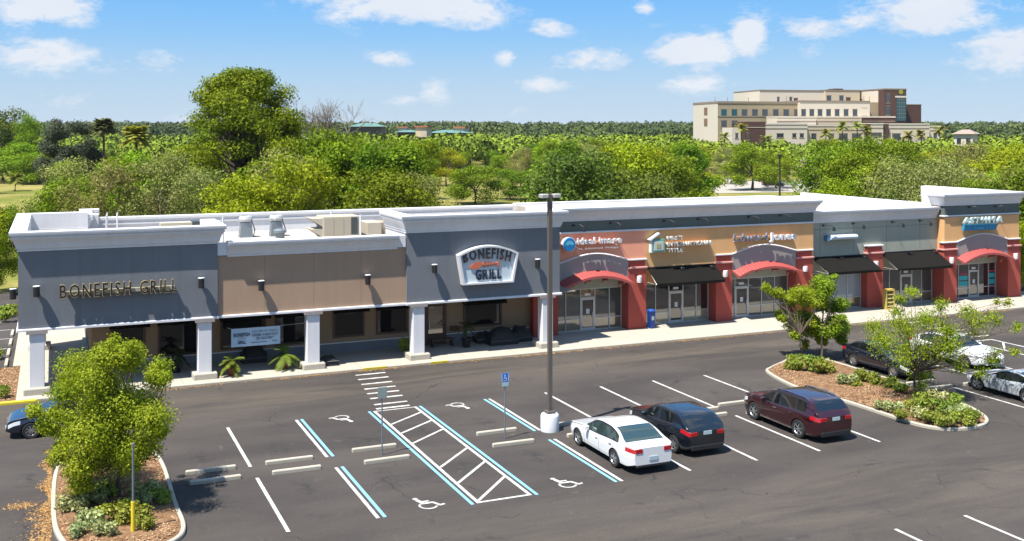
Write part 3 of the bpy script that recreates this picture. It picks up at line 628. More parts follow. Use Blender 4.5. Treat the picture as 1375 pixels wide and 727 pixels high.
# BONEFISH GRILL channel letters on the left fascia
a = onY(80.5, 390, 55.6); b = onY(176, 385, 55.6); z0 = onY(82, 402, 55.6).z; z1 = onY(82, 384, 55.6).z
sg = thing('restaurant_sign', (4.3, 55.9, 4.7), 'dark bronze BONEFISH GRILL letters with gold edges on the slate wall, far left', 'sign')
g0 = onY(188, 392, 55.6).x; g1 = onY(238, 388, 55.6).x
for (t, xa, xb) in (('BONEFISH', a.x, b.x), ('GRILL', g0, g1)):
    lettering(t, xa, xb, z0 + .02, (z1 - z0), 55.62, sg, m_ltr_dark, bold=.012, gap=.30, depth=.03)
    e = lettering(t, xa - .0, xb + .0, z0 + .02, (z1 - z0), 55.68, sg, m_ltr_edge, bold=.03, gap=.30, depth=.09, join=True, gname='letter_edges')
MB().box(a.x + .3, g1 - .1, 55.72, 55.93, z0 + .12, z0 + .3).build('raceway', mat('raceway_tan', (.40, .37, .27), rough=.7), sg)

# shaped BONEFISH GRILL sign
P = lambda x, y, Y=55.55: onY(x, y, Y)
zt = P(658, 329).z; cxs = P(656, 355).x; zl = P(613, 344).z + .05; zb = P(654, 382).z; hw = (P(694, 339).x - P(613, 344).x) / 2; hb = (P(688, 380).x - P(620, 384).x) / 2
sg = thing('shield_sign', (cxs, 55.9, zb), 'shield-shaped white framed BONEFISH GRILL sign with orange fish skeleton', 'sign')
def shield(s_):
    n = 14; top = [(cxs - hw * s_ + 2 * hw * s_ * i / n, zl + (zt - zl) * (1 - (2 * i / n - 1) ** 2)) for i in range(n + 1)]
    c = (zt + zb) / 2; pts = [(x, c + (z - c) * (1 - (1 - s_) * 1.3)) for x, z in top]; pts += [(cxs + hb * s_, c + (zb - c) * (1 - (1 - s_) * 1.3)), (cxs - hb * s_, c + (zb - c) * (1 - (1 - s_) * 1.3))]; return pts
out_, in_ = shield(1.0), shield(.93); n = len(out_)
rim = MB(); vs = [(x, 55.50, z) for x, z in out_] + [(x, 55.50, z) for x, z in in_] + [(x, 55.94, z) for x, z in out_] + [(x, 55.66, z) for x, z in in_]
rim.add(vs, [(i, (i + 1) % n, n + (i + 1) % n, n + i) for i in range(n)] + [(i, 2 * n + i, 2 * n + (i + 1) % n, (i + 1) % n) for i in range(n)] + [(n + i, n + (i + 1) % n, 3 * n + (i + 1) % n, 3 * n + i) for i in range(n)])
rim.build('frame', m_trim, sg); fc = MB().add([(x, 55.66, z) for x, z in in_], [tuple(range(n))]).build('face', mat('sign_face', (.62, .72, .76), rough=.35), sg)
H_ = zt - zb
lettering('BONEFISH', cxs - hw * .80, cxs + hw * .74, zb + H_ * .57, H_ * .26, 55.62, sg, mat('letter_brown', (.06, .035, .035), rough=.5), bold=.025, gap=.24, depth=.05, hfun=lambda u: H_ * .10 * (1 - (2 * u - 1) ** 2), slope=.22)
lettering('GRILL', cxs - hw * .42, cxs + hw * .44, zb + H_ * .12, H_ * .26, 55.62, sg, m_navy, bold=.035, gap=.2, depth=.05)
m_fish = mat('fish_orange', (.62, .17, .09), rough=.5)
fz = zb + H_ * .50; f = MB(); fx = cxs - hw * .5
f.prism([(fx, fz - .10), (fx + .06, fz), (fx + .25, fz + .10), (fx + .55, fz + .14), (fx + .62, fz + .02), (fx + .5, fz - .12), (fx + .2, fz - .15)], 55.58, 55.65, 'y')
f.prism([(fx + .5, fz + .03), (fx + 1.35, fz + .05), (fx + 1.35, fz + .01), (fx + .5, fz - .03)], 55.59, 55.65, 'y')
for i in range(8):
    x = fx + .66 + i * .085; hgt = .15 - .012 * i
    f.prism([(x, fz + .03), (x + .035, fz + .03), (x + .075, fz + hgt), (x + .05, fz + hgt)], 55.60, 55.65, 'y'); f.prism([(x, fz), (x + .035, fz), (x + .075, fz - hgt * .75), (x + .05, fz - hgt * .75)], 55.60, 55.65, 'y')
f.prism([(fx + 1.32, fz + .03), (fx + 1.55, fz + .14), (fx + 1.47, fz + .02), (fx + 1.50, fz - .16), (fx + 1.32, fz)], 55.59, 55.65, 'y')
f.v = [(cxs + (x - cxs) * 1.22, y, fz + .02 + (z - fz) * 1.5) for x, y, z in f.v]; f.build('fish', m_fish, sg)

# tenant signs
TYs = 58.5
c = onY(764.9, 328.1, TYs); r_ = onY(773.2, 328, TYs).x - c.x
sg = thing('clinic_sign', (c.x + 1.6, 58.85, c.z - .4), 'white ideal image letters beside a round blue sunburst disc on salmon wall', 'sign')
disc = MB().lathe([(0.001, TYs - .02), (r_ * .92, TYs - .02), (r_, TYs + .04), (r_, TYs + .12)], 28, (c.x, c.z), 'y').build('disc', mat('disc_blue', (.01, .20, .52), rough=.25, spec=.6), sg)
MB().lathe([(r_ * .97, TYs + .03), (r_ * 1.06, TYs + .03), (r_ * 1.06, TYs + .30), (r_ * .97, TYs + .3)], 28, (c.x, c.z), 'y').build('disc_rim', m_ltr_white, sg)
rays = MB()
for i in range(7):
    an = R(20 + i * 24); d = Vector((math.cos(an), math.sin(an))); p = Vector((-d.y, d.x)) * .022
    q = [Vector((c.x, c.z - .05)) + d * r_ * .2 - p, Vector((c.x, c.z - .05)) + d * r_ * .72 - p * 1.8, Vector((c.x, c.z - .05)) + d * r_ * .72 + p * 1.8, Vector((c.x, c.z - .05)) + d * r_ * .2 + p]
    rays.add([(v.x, TYs - .025, v.y) for v in q], [(0, 1, 2, 3)])
rays.build('sunburst', mat('disc_cyan', (.15, .65, .85), rough=.4), sg)
lettering('ideal image', onY(774.5, 325, TYs).x, onY(834, 325, TYs).x, onY(776, 327.6, TYs).z, .40, TYs, sg, m_ltr_white, bold=.035, gap=.1, depth=.12)
lettering('The Advanced Medspa', onY(775, 335, TYs).x, onY(832, 335, TYs).x, onY(776, 335.8, TYs).z, .15, TYs + .25, sg, m_ltr_white, bold=.0, gap=.3, depth=.06, join=True, gname='tagline')
MB().box(onY(775, 325, TYs).x, onY(833, 325, TYs).x, TYs + .14, TYs + .34, c.z + .0, c.z + .13).build('raceway', m_salmon, sg)
# title company
hx0, hx1, hz0, hz1 = onY(876, 330, TYs).x, onY(893, 330, TYs).x, onY(877, 338.5, TYs).z, onY(877, 321.5, TYs).z
sg = thing('title_company_sign', (hx0, 58.85, hz0), 'FIRST INTERNATIONAL TITLE letters with a framed house logo on gold wall', 'sign')
m_aqua = mat('logo_aqua', (.16, .42, .37), rough=.5)
hm = MB(); hm.box(hx0, hx1, TYs, TYs + .33, hz0, hz1, 0); lb = hm.build('logo_box', m_aqua, sg)
MB().box(hx0 + .12, hx1 - .12, TYs - .02, TYs - .002, hz0 + .12, hz1 - .12).build('logo_panel', mat('logo_cream', (.60, .66, .58), rough=.6), sg)
MB().box(hx0 + .3, hx1 - .3, TYs - .035, TYs - .022, hz0 + .26, hz1 - .28).build('logo_mark', mat('logo_ochre', (.45, .40, .22), rough=.6), sg)
MB().prism([(hx0 - .22, hz1 + .0), (hx0 - .16, hz1 - .08), (hx0 + .56, hz1 + .36), (hx0 + .50, hz1 + .43)], TYs - .06, TYs + .3, 'y').build('logo_roof', m_paper, sg)
MB().box(hx0 - .09, hx0 - .02, TYs - .02, TYs + .3, hz0 - .02, hz1 - .08).build('logo_edge', m_paper, sg)
m_lw2 = mat('letter_offwhite', (.66, .64, .58), rough=.6)
lettering('FIRST', onY(895, 320, TYs).x, onY(916, 320, TYs).x, onY(896, 322.2, TYs).z, .26, TYs, sg, m_lw2, bold=.02, gap=.12, depth=.14)
lettering('INTERNATIONAL', onY(895, 328, TYs).x, onY(956, 328, TYs).x, onY(896, 330.4, TYs).z, .27, TYs, sg, m_lw2, bold=.02, gap=.12, depth=.14)
lettering('TITLE', onY(895, 336, TYs).x, onY(916, 336, TYs).x, onY(896, 338.4, TYs).z, .27, TYs, sg, m_lw2, bold=.02, gap=.12, depth=.14)
MB().box(hx1 + .02, onY(955, 328, TYs).x, TYs + .10, TYs + .34, onY(896, 328, TYs).z, onY(896, 326.5, TYs).z).build('raceway', m_gold, sg)
# investment office
sg = thing('investment_office_sign', (44.6, 58.85, 5.2), 'Edward Jones letters in serif navy and bold white above the mauve arch', 'sign')
ez = onY(988, 324, TYs).z
lettering('Edward', onY(986, 315, TYs).x, onY(1031, 315, TYs).x, ez, .52, TYs, sg, m_ltr_pale, bold=.0, gap=.08, depth=.03)
lettering('Edward', onY(986, 315, TYs).x, onY(1031, 315, TYs).x, ez, .52, TYs + .1, sg, m_ltr_grey, bold=.012, gap=.08, depth=.14, join=True, gname='letter_returns')
for xx in (986, 996): 
    q = onY(xx, 315, TYs).x; MB().box(q - .05, q + .12, TYs - .03, TYs + .08, ez, ez + .035).build('serif', m_ltr_pale, sg)
lettering('Jones', onY(1032.5, 315, TYs).x, onY(1068, 315, TYs).x, ez, .48, TYs, sg, m_ltr_white, bold=.04, gap=.08, depth=.14)
MB().box(onY(988, 320, TYs).x, onY(1067, 320, TYs).x, TYs + .18, TYs + .34, ez + .12, ez + .28).build('raceway', m_gold, sg)
# blank tube sign
sg = thing('blank_sign_box', (51.1, 59.3, 5.1), 'plain pale blue-white sign box mounted on the sage wall', 'sign')
MB().prism([(58.95, 5.16), (58.8, 5.24), (58.76, 5.36), (58.82, 5.47), (58.95, 5.50), (59.29, 5.50), (59.29, 5.14)], 50.0, 52.35, 'x').build('box', mat('sign_box_white', (.66, .74, .84), rough=.5), sg)
MB().box(49.75, 49.99, 58.9, 59.29, 5.12, 5.48).build('end_cap', mat('sign_box_blue', (.10, .25, .42), rough=.5), sg)
# corner clinic
Yq = 58.25
sg = thing('corner_clinic_sign', (64.3, 58.6, 5.2), 'pale slanted letters over a bright blue panel on the right corner tower', 'sign')
lettering('ASTHMA', onY(1291, 295, Yq).x, onY(1344, 295, Yq).x, onY(1292, 299.6, Yq).z, .42, Yq, sg, mat('letter_mint', (.55, .70, .70), rough=.5), bold=.05, gap=.05, depth=.16, shear=.25)
MB().prism([(onY(1296, 305, Yq).x, onY(1296, 309.5, Yq).z), (onY(1337, 305, Yq).x, onY(1337, 308, Yq).z), (onY(1341, 301, Yq).x, onY(1341, 300, Yq).z), (onY(1297, 301, Yq).x, onY(1297, 301.5, Yq).z)], Yq + .02, Yq + .3, 'y').build('panel', mat('panel_blue', (.01, .26, .48), rough=.4), sg)
lettering('Allergy', onY(1306, 305, Yq).x, onY(1331, 305, Yq).x, onY(1306, 307.0, Yq).z, .17, Yq + .0, sg, mat('letter_sky', (.12, .48, .66), rough=.5), bold=.0, gap=.12, depth=.03, join=True, gname='tagline')
# banner
b0 = onY(310.5, 443, 56.6); b1 = onY(376.3, 439, 56.6); zt_ = onY(343, 440.6, 56.6).z; zb_ = onY(343, 465, 56.6).z
bn = thing('vinyl_banner', ((b0.x + b1.x) / 2, 56.6, zb_), 'pale blue BONEFISH GRILL order carryout banner hung between two columns', 'banner')
bm_ = MB(); n = 18
for i in range(n):
    xa, xb = b0.x + (b1.x - b0.x) * i / n, b0.x + (b1.x - b0.x) * (i + 1) / n; ya, yb = 56.6 + .02 * math.sin(i * .9), 56.6 + .02 * math.sin((i + 1) * .9)
    bm_.add([(xa, ya, zb_), (xb, yb, zb_), (xb, yb, zt_), (xa, ya, zt_), (xa, ya + .01, zb_), (xb, yb + .01, zb_), (xb, yb + .01, zt_), (xa, ya + .01, zt_)], [(0, 1, 2, 3), (7, 6, 5, 4), (3, 2, 6, 7), (0, 4, 5, 1)])
bm_.build('sheet', mat('banner_blue', (.50, .66, .80), rough=.6), bn)
bw = b1.x - b0.x; bh = zt_ - zb_; m_bt = mat('banner_ink', (.05, .06, .10), rough=.7)
lettering('BONEFISH', b0.x + bw * .05, b0.x + bw * .37, zb_ + bh * .56, bh * .2, 56.57, bn, m_bt, bold=.03, gap=.12, depth=.005, join=True, gname='banner_text')
lettering('GRILL', b0.x + bw * .13, b0.x + bw * .30, zb_ + bh * .16, bh * .18, 56.57, bn, m_bt, bold=.03, gap=.12, depth=.005, join=True, gname='banner_text')
MB().box(b0.x + bw * .14, b0.x + bw * .30, 56.565, 56.57, zb_ + bh * .43, zb_ + bh * .47).build('banner_fish', mat('banner_grey', (.3, .38, .42), rough=.7), bn)
lettering('NOW OPEN FOR TAKEOUT', b0.x + bw * .42, b0.x + bw * .95, zb_ + bh * .74, bh * .10, 56.57, bn, m_bt, bold=0, gap=.2, depth=.005, join=True, gname='banner_text')
lettering('ORDER CARRYOUT', b0.x + bw * .42, b0.x + bw * .95, zb_ + bh * .52, bh * .14, 56.57, bn, m_bt, bold=.01, gap=.15, depth=.005, join=True, gname='banner_text')
lettering('OR DELIVERY', b0.x + bw * .50, b0.x + bw * .87, zb_ + bh * .33, bh * .14, 56.57, bn, m_bt, bold=.01, gap=.15, depth=.005, join=True, gname='banner_text')
MB().box(b0.x + bw * .40, b0.x + bw * .72, 56.565, 56.57, zb_ + bh * .17, zb_ + bh * .2).box(b0.x + bw * .83, b0.x + bw * .94, 56.565, 56.57, zb_ + bh * .19, zb_ + bh * .22).build('banner_rule', m_bt, bn)
MB().tube([(b0.x, 56.6, zt_), (b0.x - .25, 56.3, zt_ + .15)], .01, 4).build('rope', m_alum, bn); MB().tube([(b1.x, 56.6, zt_), (12.4, 56.3, zt_ + .1)], .01, 4).build('rope', m_alum, bn)

# ------------------------------------------------------------------ wall lamps
w0 = thing('wall_lamp', (0, 0, 0), 'x', 'wall lamp', 'black cylinder wall lamps on the restaurant fascia')
MB().lathe([(.13, -.26), (.15, -.25), (.15, .23), (.13, .25), (.001, .25)], 14, (0, -.27)).build('shade', m_blackm, w0)
MB().lathe([(.165, .24), (.165, .27), (.001, .28)], 14, (0, -.27)).build('cap', m_trim, w0); MB().box(-.05, .05, -.14, 0, -.08, .08).build('bracket', m_blackm, w0)
for i, (px, py, lab) in enumerate([(49, 392.5, 'at the far-left end beside the bronze letters'), (270.3, 381, 'right of the bronze letters near the tan wall'), (351, 384.5, 'left one on the tan wall above the banner'), (494, 376.5, 'right one on the tan wall'), (583.5, 361, 'left of the shield sign'), (722, 353.5, 'right of the shield sign by the lamp pole')]):
    Yp = FY - .0 if i not in (2, 3) else FY + .118
    p = onY(px, py, Yp - .27); o = w0 if i == 0 else copy_tree(w0); o.location = (p.x, Yp, p.z); o['label'] = 'black cylinder wall lamp, ' + lab
o = copy_tree(w0); o.location = (T1a, 57.6, 4.75); o.rotation_euler = (0, 0, R(-90)); o['label'] = 'black cylinder wall lamp on the left side wall of the slate tower'
w1 = thing('pilaster_lamp', (0, 0, 0), 'x', 'wall lamp', 'white half-cone lamps on the red pilasters')
MB().lathe([(.08, -.22), (.15, -.2), (.17, 0), (.17, .2), (.14, .22)], 14, (0, -.1)).build('shade', m_ltr_white, w1)
for i, (x, y, lab) in enumerate([(34.42, 58.76, 'on the first red pilaster, left of the title company awning'), (41.0, 58.76, 'on the red pilaster right of the title company awning'), (47.6, 58.76, 'on the red pilaster right of the second arch, behind tree top'), (54.1, 59.0, 'on the middle red pilaster between the sage wall awnings'), (60.8, 58.5, 'on the left pilaster of the right corner tower'), (67.3, 58.5, 'on the right pilaster of the right corner tower')]):
    o = w1 if i == 0 else copy_tree(w1); o.location = (x, y, 3.28); o['label'] = 'small white lamp ' + lab
w2 = thing('spotlight', (0, 0, 0), 'x', 'spotlight', 'black arm spotlights along the tenant sign bands')
MB().box(-.34, -.24, -.05, 0, .1, .2).tube([(-.29, -.05, .15), (-.1, -.5, .20), (.02, -.68, .1)], .018, 5).build('arm', m_blackm, w2)
MB().lathe([(.001, .10), (.06, .08), (.09, -.06), (.10, -.12), (.001, -.1)], 10, (.04, -.68)).build('head', m_blackm, w2)
spots = [(770, 302.5), (819.5, 299.5), (891.5, 296.5), (937, 294), (1005, 291), (1047, 289), (1105, 302.5), (1145, 300), (1198, 298), (1235, 296), (1301, 278), (1336, 277)]
sn = ['above the sunburst disc', 'above the end of the white lowercase letters', 'above the house logo', 'above the end of the title company letters', 'above the serif letters', 'above the bold white letters', 'left of the pair above the blank sign box', 'right of the pair above the blank sign box', 'third on the sage wall', 'last on the sage wall before the tower', 'left one on the corner tower band', 'right one on the corner tower band']
for i, (px, py) in enumerate(spots):
    Yp = TY - .01 if i < 6 else (GY if i < 10 else QY - .01)
    p = onY(px, py, Yp); o = w2 if i == 0 else copy_tree(w2); o.location = (p.x + .35, Yp, p.z - .18); o.scale = (1.3, 1.0, 1.3); o['label'] = 'small black spotlight on the wall, ' + sn[i]

# ------------------------------------------------------------------ roof equipment
m_acb = mat('unit_beige', (.52, .46, .35), rough=.7, var=.2, vscale=2); m_grille = mat('grille_dark', (.06, .07, .07), rough=.6)
def ax(px, py, Y): return onY(px, py, Y)
p0, p1 = ax(433.7, 291, 63.5), ax(471, 290, 63.5); zt_ = p0.z
ac = thing('rooftop_unit', ((p0.x + p1.x) / 2, 64.5, 6.12), 'beige rooftop air-conditioning unit with open side hoods and dark grille', 'air conditioner')
MB().bbox(p0.x, p1.x + .55, 63.5, 65.3, 6.3, zt_, .03).build('cabinet', m_acb, ac); MB().box(p1.x + .02, p1.x + .42, 63.46, 63.498, 6.5, zt_ - .08).build('grille', m_grille, ac)
MB().box(p0.x + .1, p1.x + .4, 63.6, 65.2, 6.12, 6.3).build('curb', m_alum, ac)
for z in (zt_ - .1, zt_ - .75): MB().prism([(p0.x, z), (p0.x - .75, z - .08 + .1), (p0.x - .70, z - .02), (p0.x, z - .5)], 63.55, 65.2, 'y').build('hood', m_acb, ac)
for i in range(3): MB().box(p0.x + .1 + i * .62, p0.x + .66 + i * .62, 63.48, 63.499, 6.42, zt_ - .1).build('panel', mat('unit_beige2', (.46, .40, .30), rough=.7), ac)
p0, p1 = ax(491, 298, 64), ax(545, 297, 64)
ac = thing('rooftop_unit', ((p0.x + p1.x) / 2, 65, 6.12), 'long low beige rooftop unit beside the slate tower parapet', 'air conditioner')
MB().bbox(p0.x, p0.x + .95, 63.7, 65.6, 6.2, p0.z, .03).build('cabinet', m_acb, ac); MB().bbox(p0.x + .96, p1.x + .4, 64.1, 65.8, 6.2, p0.z - .05, .03).build('duct', mat('unit_tan', (.42, .33, .22), rough=.7), ac)
for (px, py, lab, fy) in ((330, 292, 'left rooftop exhaust fan with pale hood and hoses', 68), (371, 291, 'second rooftop exhaust fan with pale hood', 68), (520, 285, 'small white rooftop exhaust fan behind the low unit', 70)):
    p = ax(px, py, fy); t = thing('exhaust_fan', (p.x, fy, 6.12), lab, 'roof fan', 'rooftop exhaust fans')
    MB().prism([(-.42, .0), (.42, 0), (.30, .95), (-.30, .95)], -.35, .35, 'y').build('curb', m_steel, t, world=False)
    h = p.z - 6.12
    MB().lathe([(.22, .95), (.42, 1.0), (.46, 1.15), (.40, 1.3), (.30, 1.36), (.30, h), (.2, h + .08), (.001, h + .1)], 14).build('hood', m_alum, t, world=False)
    MB().tube([(.3, -.3, 1.1), (.5, -.4, .5), (.45, -.2, .05), (.75, -.4, .02)], .04, 5).build('hose', m_grille, t, world=False)
p = ax(376, 304, 66); t = thing('roof_vent', (p.x, 66, 6.12), 'round galvanised dome vent on the roof beside the fans', 'roof vent')
MB().lathe([(.28, 0), (.28, .35), (.40, .4), (.42, .55), (.3, .62), (.001, .66)], 16).build('dome', m_steel, t, world=False)
MB().lathe([(.34, -.0), (.34, .05), (.28, .06)], 16).build('flange', m_roof, t, world=False)
for i, (px, pt, fy, lab) in enumerate(((299.5, 291, 61.0, 'left of the fans'), (445, 281, 68, 'behind the large beige unit'), (143, 289, 70, 'left one by the rear parapet'), (484, 288, 62.5, 'between the two beige units'))):
    p = ax(px, pt, fy); t = thing('vent_pipe', (p.x, fy, 6.12), 'thin white vent pipe on the roof, ' + lab, 'vent pipe', 'white vent pipes on the roof')
    MB().cyl(0, 0, 0, p.z - 6.12, .055, 8).build('pipe', m_trim, t, world=False); MB().cyl(0, 0, 0, .12, .13, 8, .06).build('boot', m_roof, t, world=False)
p = ax(152, 295, 70); t = thing('roof_ladder', (p.x, 71.5, 6.12), 'white grab rail arch at the rear parapet on the left', 'ladder')
MB().tube([(-.3, 0, 0), (-.3, 0, 1.5), (-.3, -.5, 1.6), (-.3, -.6, 0)], .04, 5).tube([(.3, 0, 0), (.3, 0, 1.5), (.3, -.5, 1.6), (.3, -.6, 0)], .04, 5).build('rail', m_trim, t, world=False)
p0 = ax(215, 302, 66); t = thing('roof_duct', (p0.x + 2, 66, 6.12), 'long low tan duct lying behind the slate parapet', 'duct')
MB().box(p0.x, ax(268, 297, 66).x, 65.6, 66.5, 6.5, ax(240, 298.0, 66).z).build('duct', m_acb, t); MB().box(ax(257, 297, 66).x, ax(268, 297, 66).x, 65.55, 66.55, 6.45, ax(240, 297.5, 66).z + .02).build('end_grille', m_grille, t)
MB().box(p0.x + .3, p0.x + .5, 65.8, 66.3, 6.12, 6.5).box(p0.x + 1.6, p0.x + 1.8, 65.8, 66.3, 6.12, 6.5).build('stand', m_alum, t)

# ------------------------------------------------------------------ poles and signs
LP = (19.5, 40.75)
t = thing('light_pole', (LP[0], LP[1], 0), 'tall bronze parking-lot light pole on a round white concrete base', 'lamp post')
MB().lathe([(.40, 0), (.40, .62), (.37, .70), (.32, .74), (.001, .75)], 24).build('base', mat('base_white', (.74, .76, .79), rough=.7, var=.08, vscale=3), t, smooth=40, world=False)
MB().bbox(-.19, .19, -.19, .19, .745, .86, .02).build('base_plate', mat('pole_bronze', (.115, .095, .08), rough=.6), t, world=False)
MB().prism([(-.085, -.085), (.085, -.085), (.085, .085), (-.085, .085)], .86, 10.15, 'z').build('pole', mat('pole_bronze', (.115, .095, .08)), t, world=False)
m_lamp = mat('lamp_head_pale', (.42, .41, .37), rough=.5)
for sx in (-1, 1):
    hd = MB().bbox(min(sx * .12, sx * .46), max(sx * .12, sx * .46), -.18, .18, 10.02, 10.17, .03).build('lamp_head', m_lamp, t, world=False)
    MB().box(min(sx * .16, sx * .43), max(sx * .16, sx * .43), -.15, .15, 10.0, 10.018).build('lens', m_paper, hd, world=False)
m_sblue = mat('sign_blue', (.012, .16, .55), rough=.45)
def ada_sign(x, y, lab, back):
    t = thing('parking_sign', (x, y, 0), lab, 'parking sign', 'accessible parking sign posts between the stall rows')
    MB().cyl(0, 0, 0, 2.62, .03, 8).build('post', m_steel, t, world=False)
    if back:
        MB().bbox(-.19, .19, -.05, -.035, 2.26, 2.70, .004).build('sign_back', mat('sign_back', (.36, .42, .40), rough=.5, metal=.4), t, world=False)
    else:
        p = MB().bbox(-.18, .18, -.05, -.035, 2.38, 2.74, .004).build('sign_plate', m_sblue, t, world=False)
        w = MB().box(-.16, -.14, -.056, -.051, 2.4, 2.72).box(.14, .16, -.056, -.051, 2.4, 2.72)
        w.add([(.03 * math.cos(a * math.pi / 4) - .02, -.056, .03 * math.sin(a * math.pi / 4) + 2.66) for a in range(8)], [tuple(range(8))])
        pts = [(-.02 + .075 * math.cos(R(a)), 2.49 + .075 * math.sin(R(a))) for a in range(140, 360, 20)]
        for a, b in zip(pts, pts[1:]): w.add([(a[0], -.056, a[1]), (b[0], -.056, b[1]), (b[0], -.056, b[1] + .02), (a[0], -.056, a[1] + .02)], [(0, 1, 2, 3)])
        w.box(-.035, -.01, -.056, -.052, 2.52, 2.63).box(-.01, .06, -.056, -.052, 2.53, 2.55).box(.05, .07, -.056, -.052, 2.46, 2.54)
        w.build('wheelchair_emblem', m_paper, p, world=False)
        MB().bbox(-.15, .15, -.05, -.035, 2.20, 2.36, .004).build('fine_plate', mat('plate_pale_blue', (.35, .52, .60), rough=.5), t, world=False)
ada_sign(11.93, 40.3, 'grey-backed sign on a thin post near the left end of the striped aisle', True)
ada_sign(17.25, 40.38, 'blue wheelchair parking sign on a thin post near the light pole', False)
t = thing('bollard_post', (2.32, 35.42, .15), 'galvanised post with yellow painted bottom in the left island', 'post')
MB().cyl(0, 0, 0, .95, .065, 12).build('sleeve', m_yel, t, world=False); MB().cyl(0, 0, .95, 2.78, .034, 8).build('post', m_steel, t, world=False); MB().lathe([(.05, 2.72), (.05, 2.8), (.001, 2.82)], 8).build('cap', m_steel, t, world=False)

# ------------------------------------------------------------------ things on the walkway
t = thing('recycling_bin', (35.28, 58.62, .1), 'blue plastic bin standing against the first red pilaster', 'bin')
t.scale = (.68, .8, .98); m_bin = mat('bin_blue', (.008, .04, .20), rough=.4)
MB().prism([(-.22, 0), (.22, 0), (.27, 1.1), (-.27, 1.1)], -.26, .26, 'y').build('body', m_bin, t, world=False); MB().bbox(-.29, .29, -.29, .29, 1.102, 1.22, .04).build('lid', mat('bin_lid_blue', (.02, .10, .45), rough=.4), t, world=False)
MB().box(-.14, .14, -.27, -.262, .55, .8).build('label_patch', mat('patch_pale', (.35, .45, .40), rough=.6), t, world=False)
nr = onY(1194.5, 410, 58.0)
t = thing('newspaper_rack', (nr.x, 58.1, .1), 'yellow metal newspaper rack standing on the walk before the right awning', 'newspaper rack')
t.scale = (.66, .66, .92); m_ry = mat('rack_yellow', (.62, .45, .09), rough=.5); fr = MB()
for sx in (-.52, .52): fr.box(sx - .05, sx + .05, -.3, .3, 0, 1.55)
fr.box(-.47, .47, -.3, .3, 1.42, 1.55).box(-.47, .47, -.3, .3, 0, .12); fr.build('frame', m_ry, t, world=False)
for k in range(4): MB().prism([(-.26, .2 + k * .3), (.26, .42 + k * .3), (.26, .46 + k * .3), (-.26, .24 + k * .3)], -.46, .46, 'x').build('shelf', mat('rack_wood', (.62, .50, .20), rough=.6), t, world=False)
MB().box(-.3, .3, -.1, .2, 1.15, 1.3).build('papers', m_gdark, t, world=False)
m_cover = mat('black_cover', (.012, .012, .014), rough=.75, bump=.3, bscale=9)
def covered(px, py, w, d, h, lab):
    p = gnd(px, py, .1); t = thing('covered_furniture', (p.x + w / 2, p.y + d / 2, .1), lab, 'patio furniture', 'stacked patio furniture under black covers by the door')
    r = random.Random(int(px)); mb = MB(); nx, ny = 8, 6; 
    def hh(i, j):
        e = min(i, nx - i, 2) / 2 * min(j, ny - j, 2) / 2; return h * (.55 + .45 * e) * (1 + .10 * r.uniform(-1, 1))
    top = [[(-w / 2 + w * i / nx, -d / 2 + d * j / ny, hh(i, j)) for j in range(ny + 1)] for i in range(nx + 1)]
    vs = [p_ for row in top for p_ in row]; fs = [(i * (ny + 1) + j, (i + 1) * (ny + 1) + j, (i + 1) * (ny + 1) + j + 1, i * (ny + 1) + j + 1) for i in range(nx) for j in range(ny)]
    edge = [i * (ny + 1) for i in range(nx + 1)] + [nx * (ny + 1) + j for j in range(1, ny + 1)] + [i * (ny + 1) + ny for i in range(nx - 1, -1, -1)] + [j for j in range(ny - 1, 0, -1)]
    k = len(vs); vs += [(vs[e][0] * 1.04, vs[e][1] * 1.04, 0) for e in edge]
    fs += [(edge[q], edge[(q + 1) % len(edge)], k + (q + 1) % len(edge), k + q) for q in range(len(edge))]
    mb.add(vs, fs).build('cover', m_cover, t, smooth=50, world=False)
    MB().tube([(-w / 2 * 1.05, -d / 2 * 1.05, .25), (w / 2 * 1.05, -d / 2 * 1.05, .27)], .02, 4).build('strap', mat('strap_grey', (.12, .12, .12), rough=.8), t, world=False)
covered(642, 463, 1.0, .9, .62, 'low black covered furniture nearest the potted palm'); covered(660, 466, 1.7, 1.1, .95, 'tallest black covered furniture stack in the middle')
covered(690, 461, 1.2, 1.0, .85, 'black covered furniture stack nearest the red pilaster'); covered(430, 494, 1.0, .8, .5, 'low black covered bench right of the second column from left')
covered(326, 490, 1.3, .9, .9, 'black covered furniture under the banner')
t = thing('wall_bench', (21.0, 58.6, .1), 'dark low bench beside the restaurant door', 'bench')
MB().bbox(-.7, .7, -.25, .25, .38, .45, .02).build('seat', m_wood, t, world=False)
for sx in (-.6, .6): MB().box(sx - .04, sx + .04, -.2, .2, 0, .38).build('leg', m_blackm, t, world=False)
# ------------------------------------------------------------------ vehicles
def interp(pts, x):
    if x <= pts[0][0]: return pts[0][1]
    for i in range(len(pts) - 1):
        if x <= pts[i + 1][0]:
            x0, y0 = pts[i]; x1, y1 = pts[i + 1]; h = x1 - x0
            def sl(j):
                if j <= 0 or j >= len(pts) - 1:
                    a, b = (0, 1) if j <= 0 else (len(pts) - 2, len(pts) - 1); return (pts[b][1] - pts[a][1]) / (pts[b][0] - pts[a][0])
                d0 = (pts[j][1] - pts[j - 1][1]) / (pts[j][0] - pts[j - 1][0]); d1 = (pts[j + 1][1] - pts[j][1]) / (pts[j + 1][0] - pts[j][0])
                return 0 if d0 * d1 <= 0 else 2 * d0 * d1 / (d0 + d1)
            t = (x - x0) / h; m0, m1 = sl(i) * h, sl(i + 1) * h
            return (2 * t ** 3 - 3 * t ** 2 + 1) * y0 + (t ** 3 - 2 * t ** 2 + t) * m0 + (-2 * t ** 3 + 3 * t ** 2) * y1 + (t ** 3 - t ** 2) * m1
    return pts[-1][1]
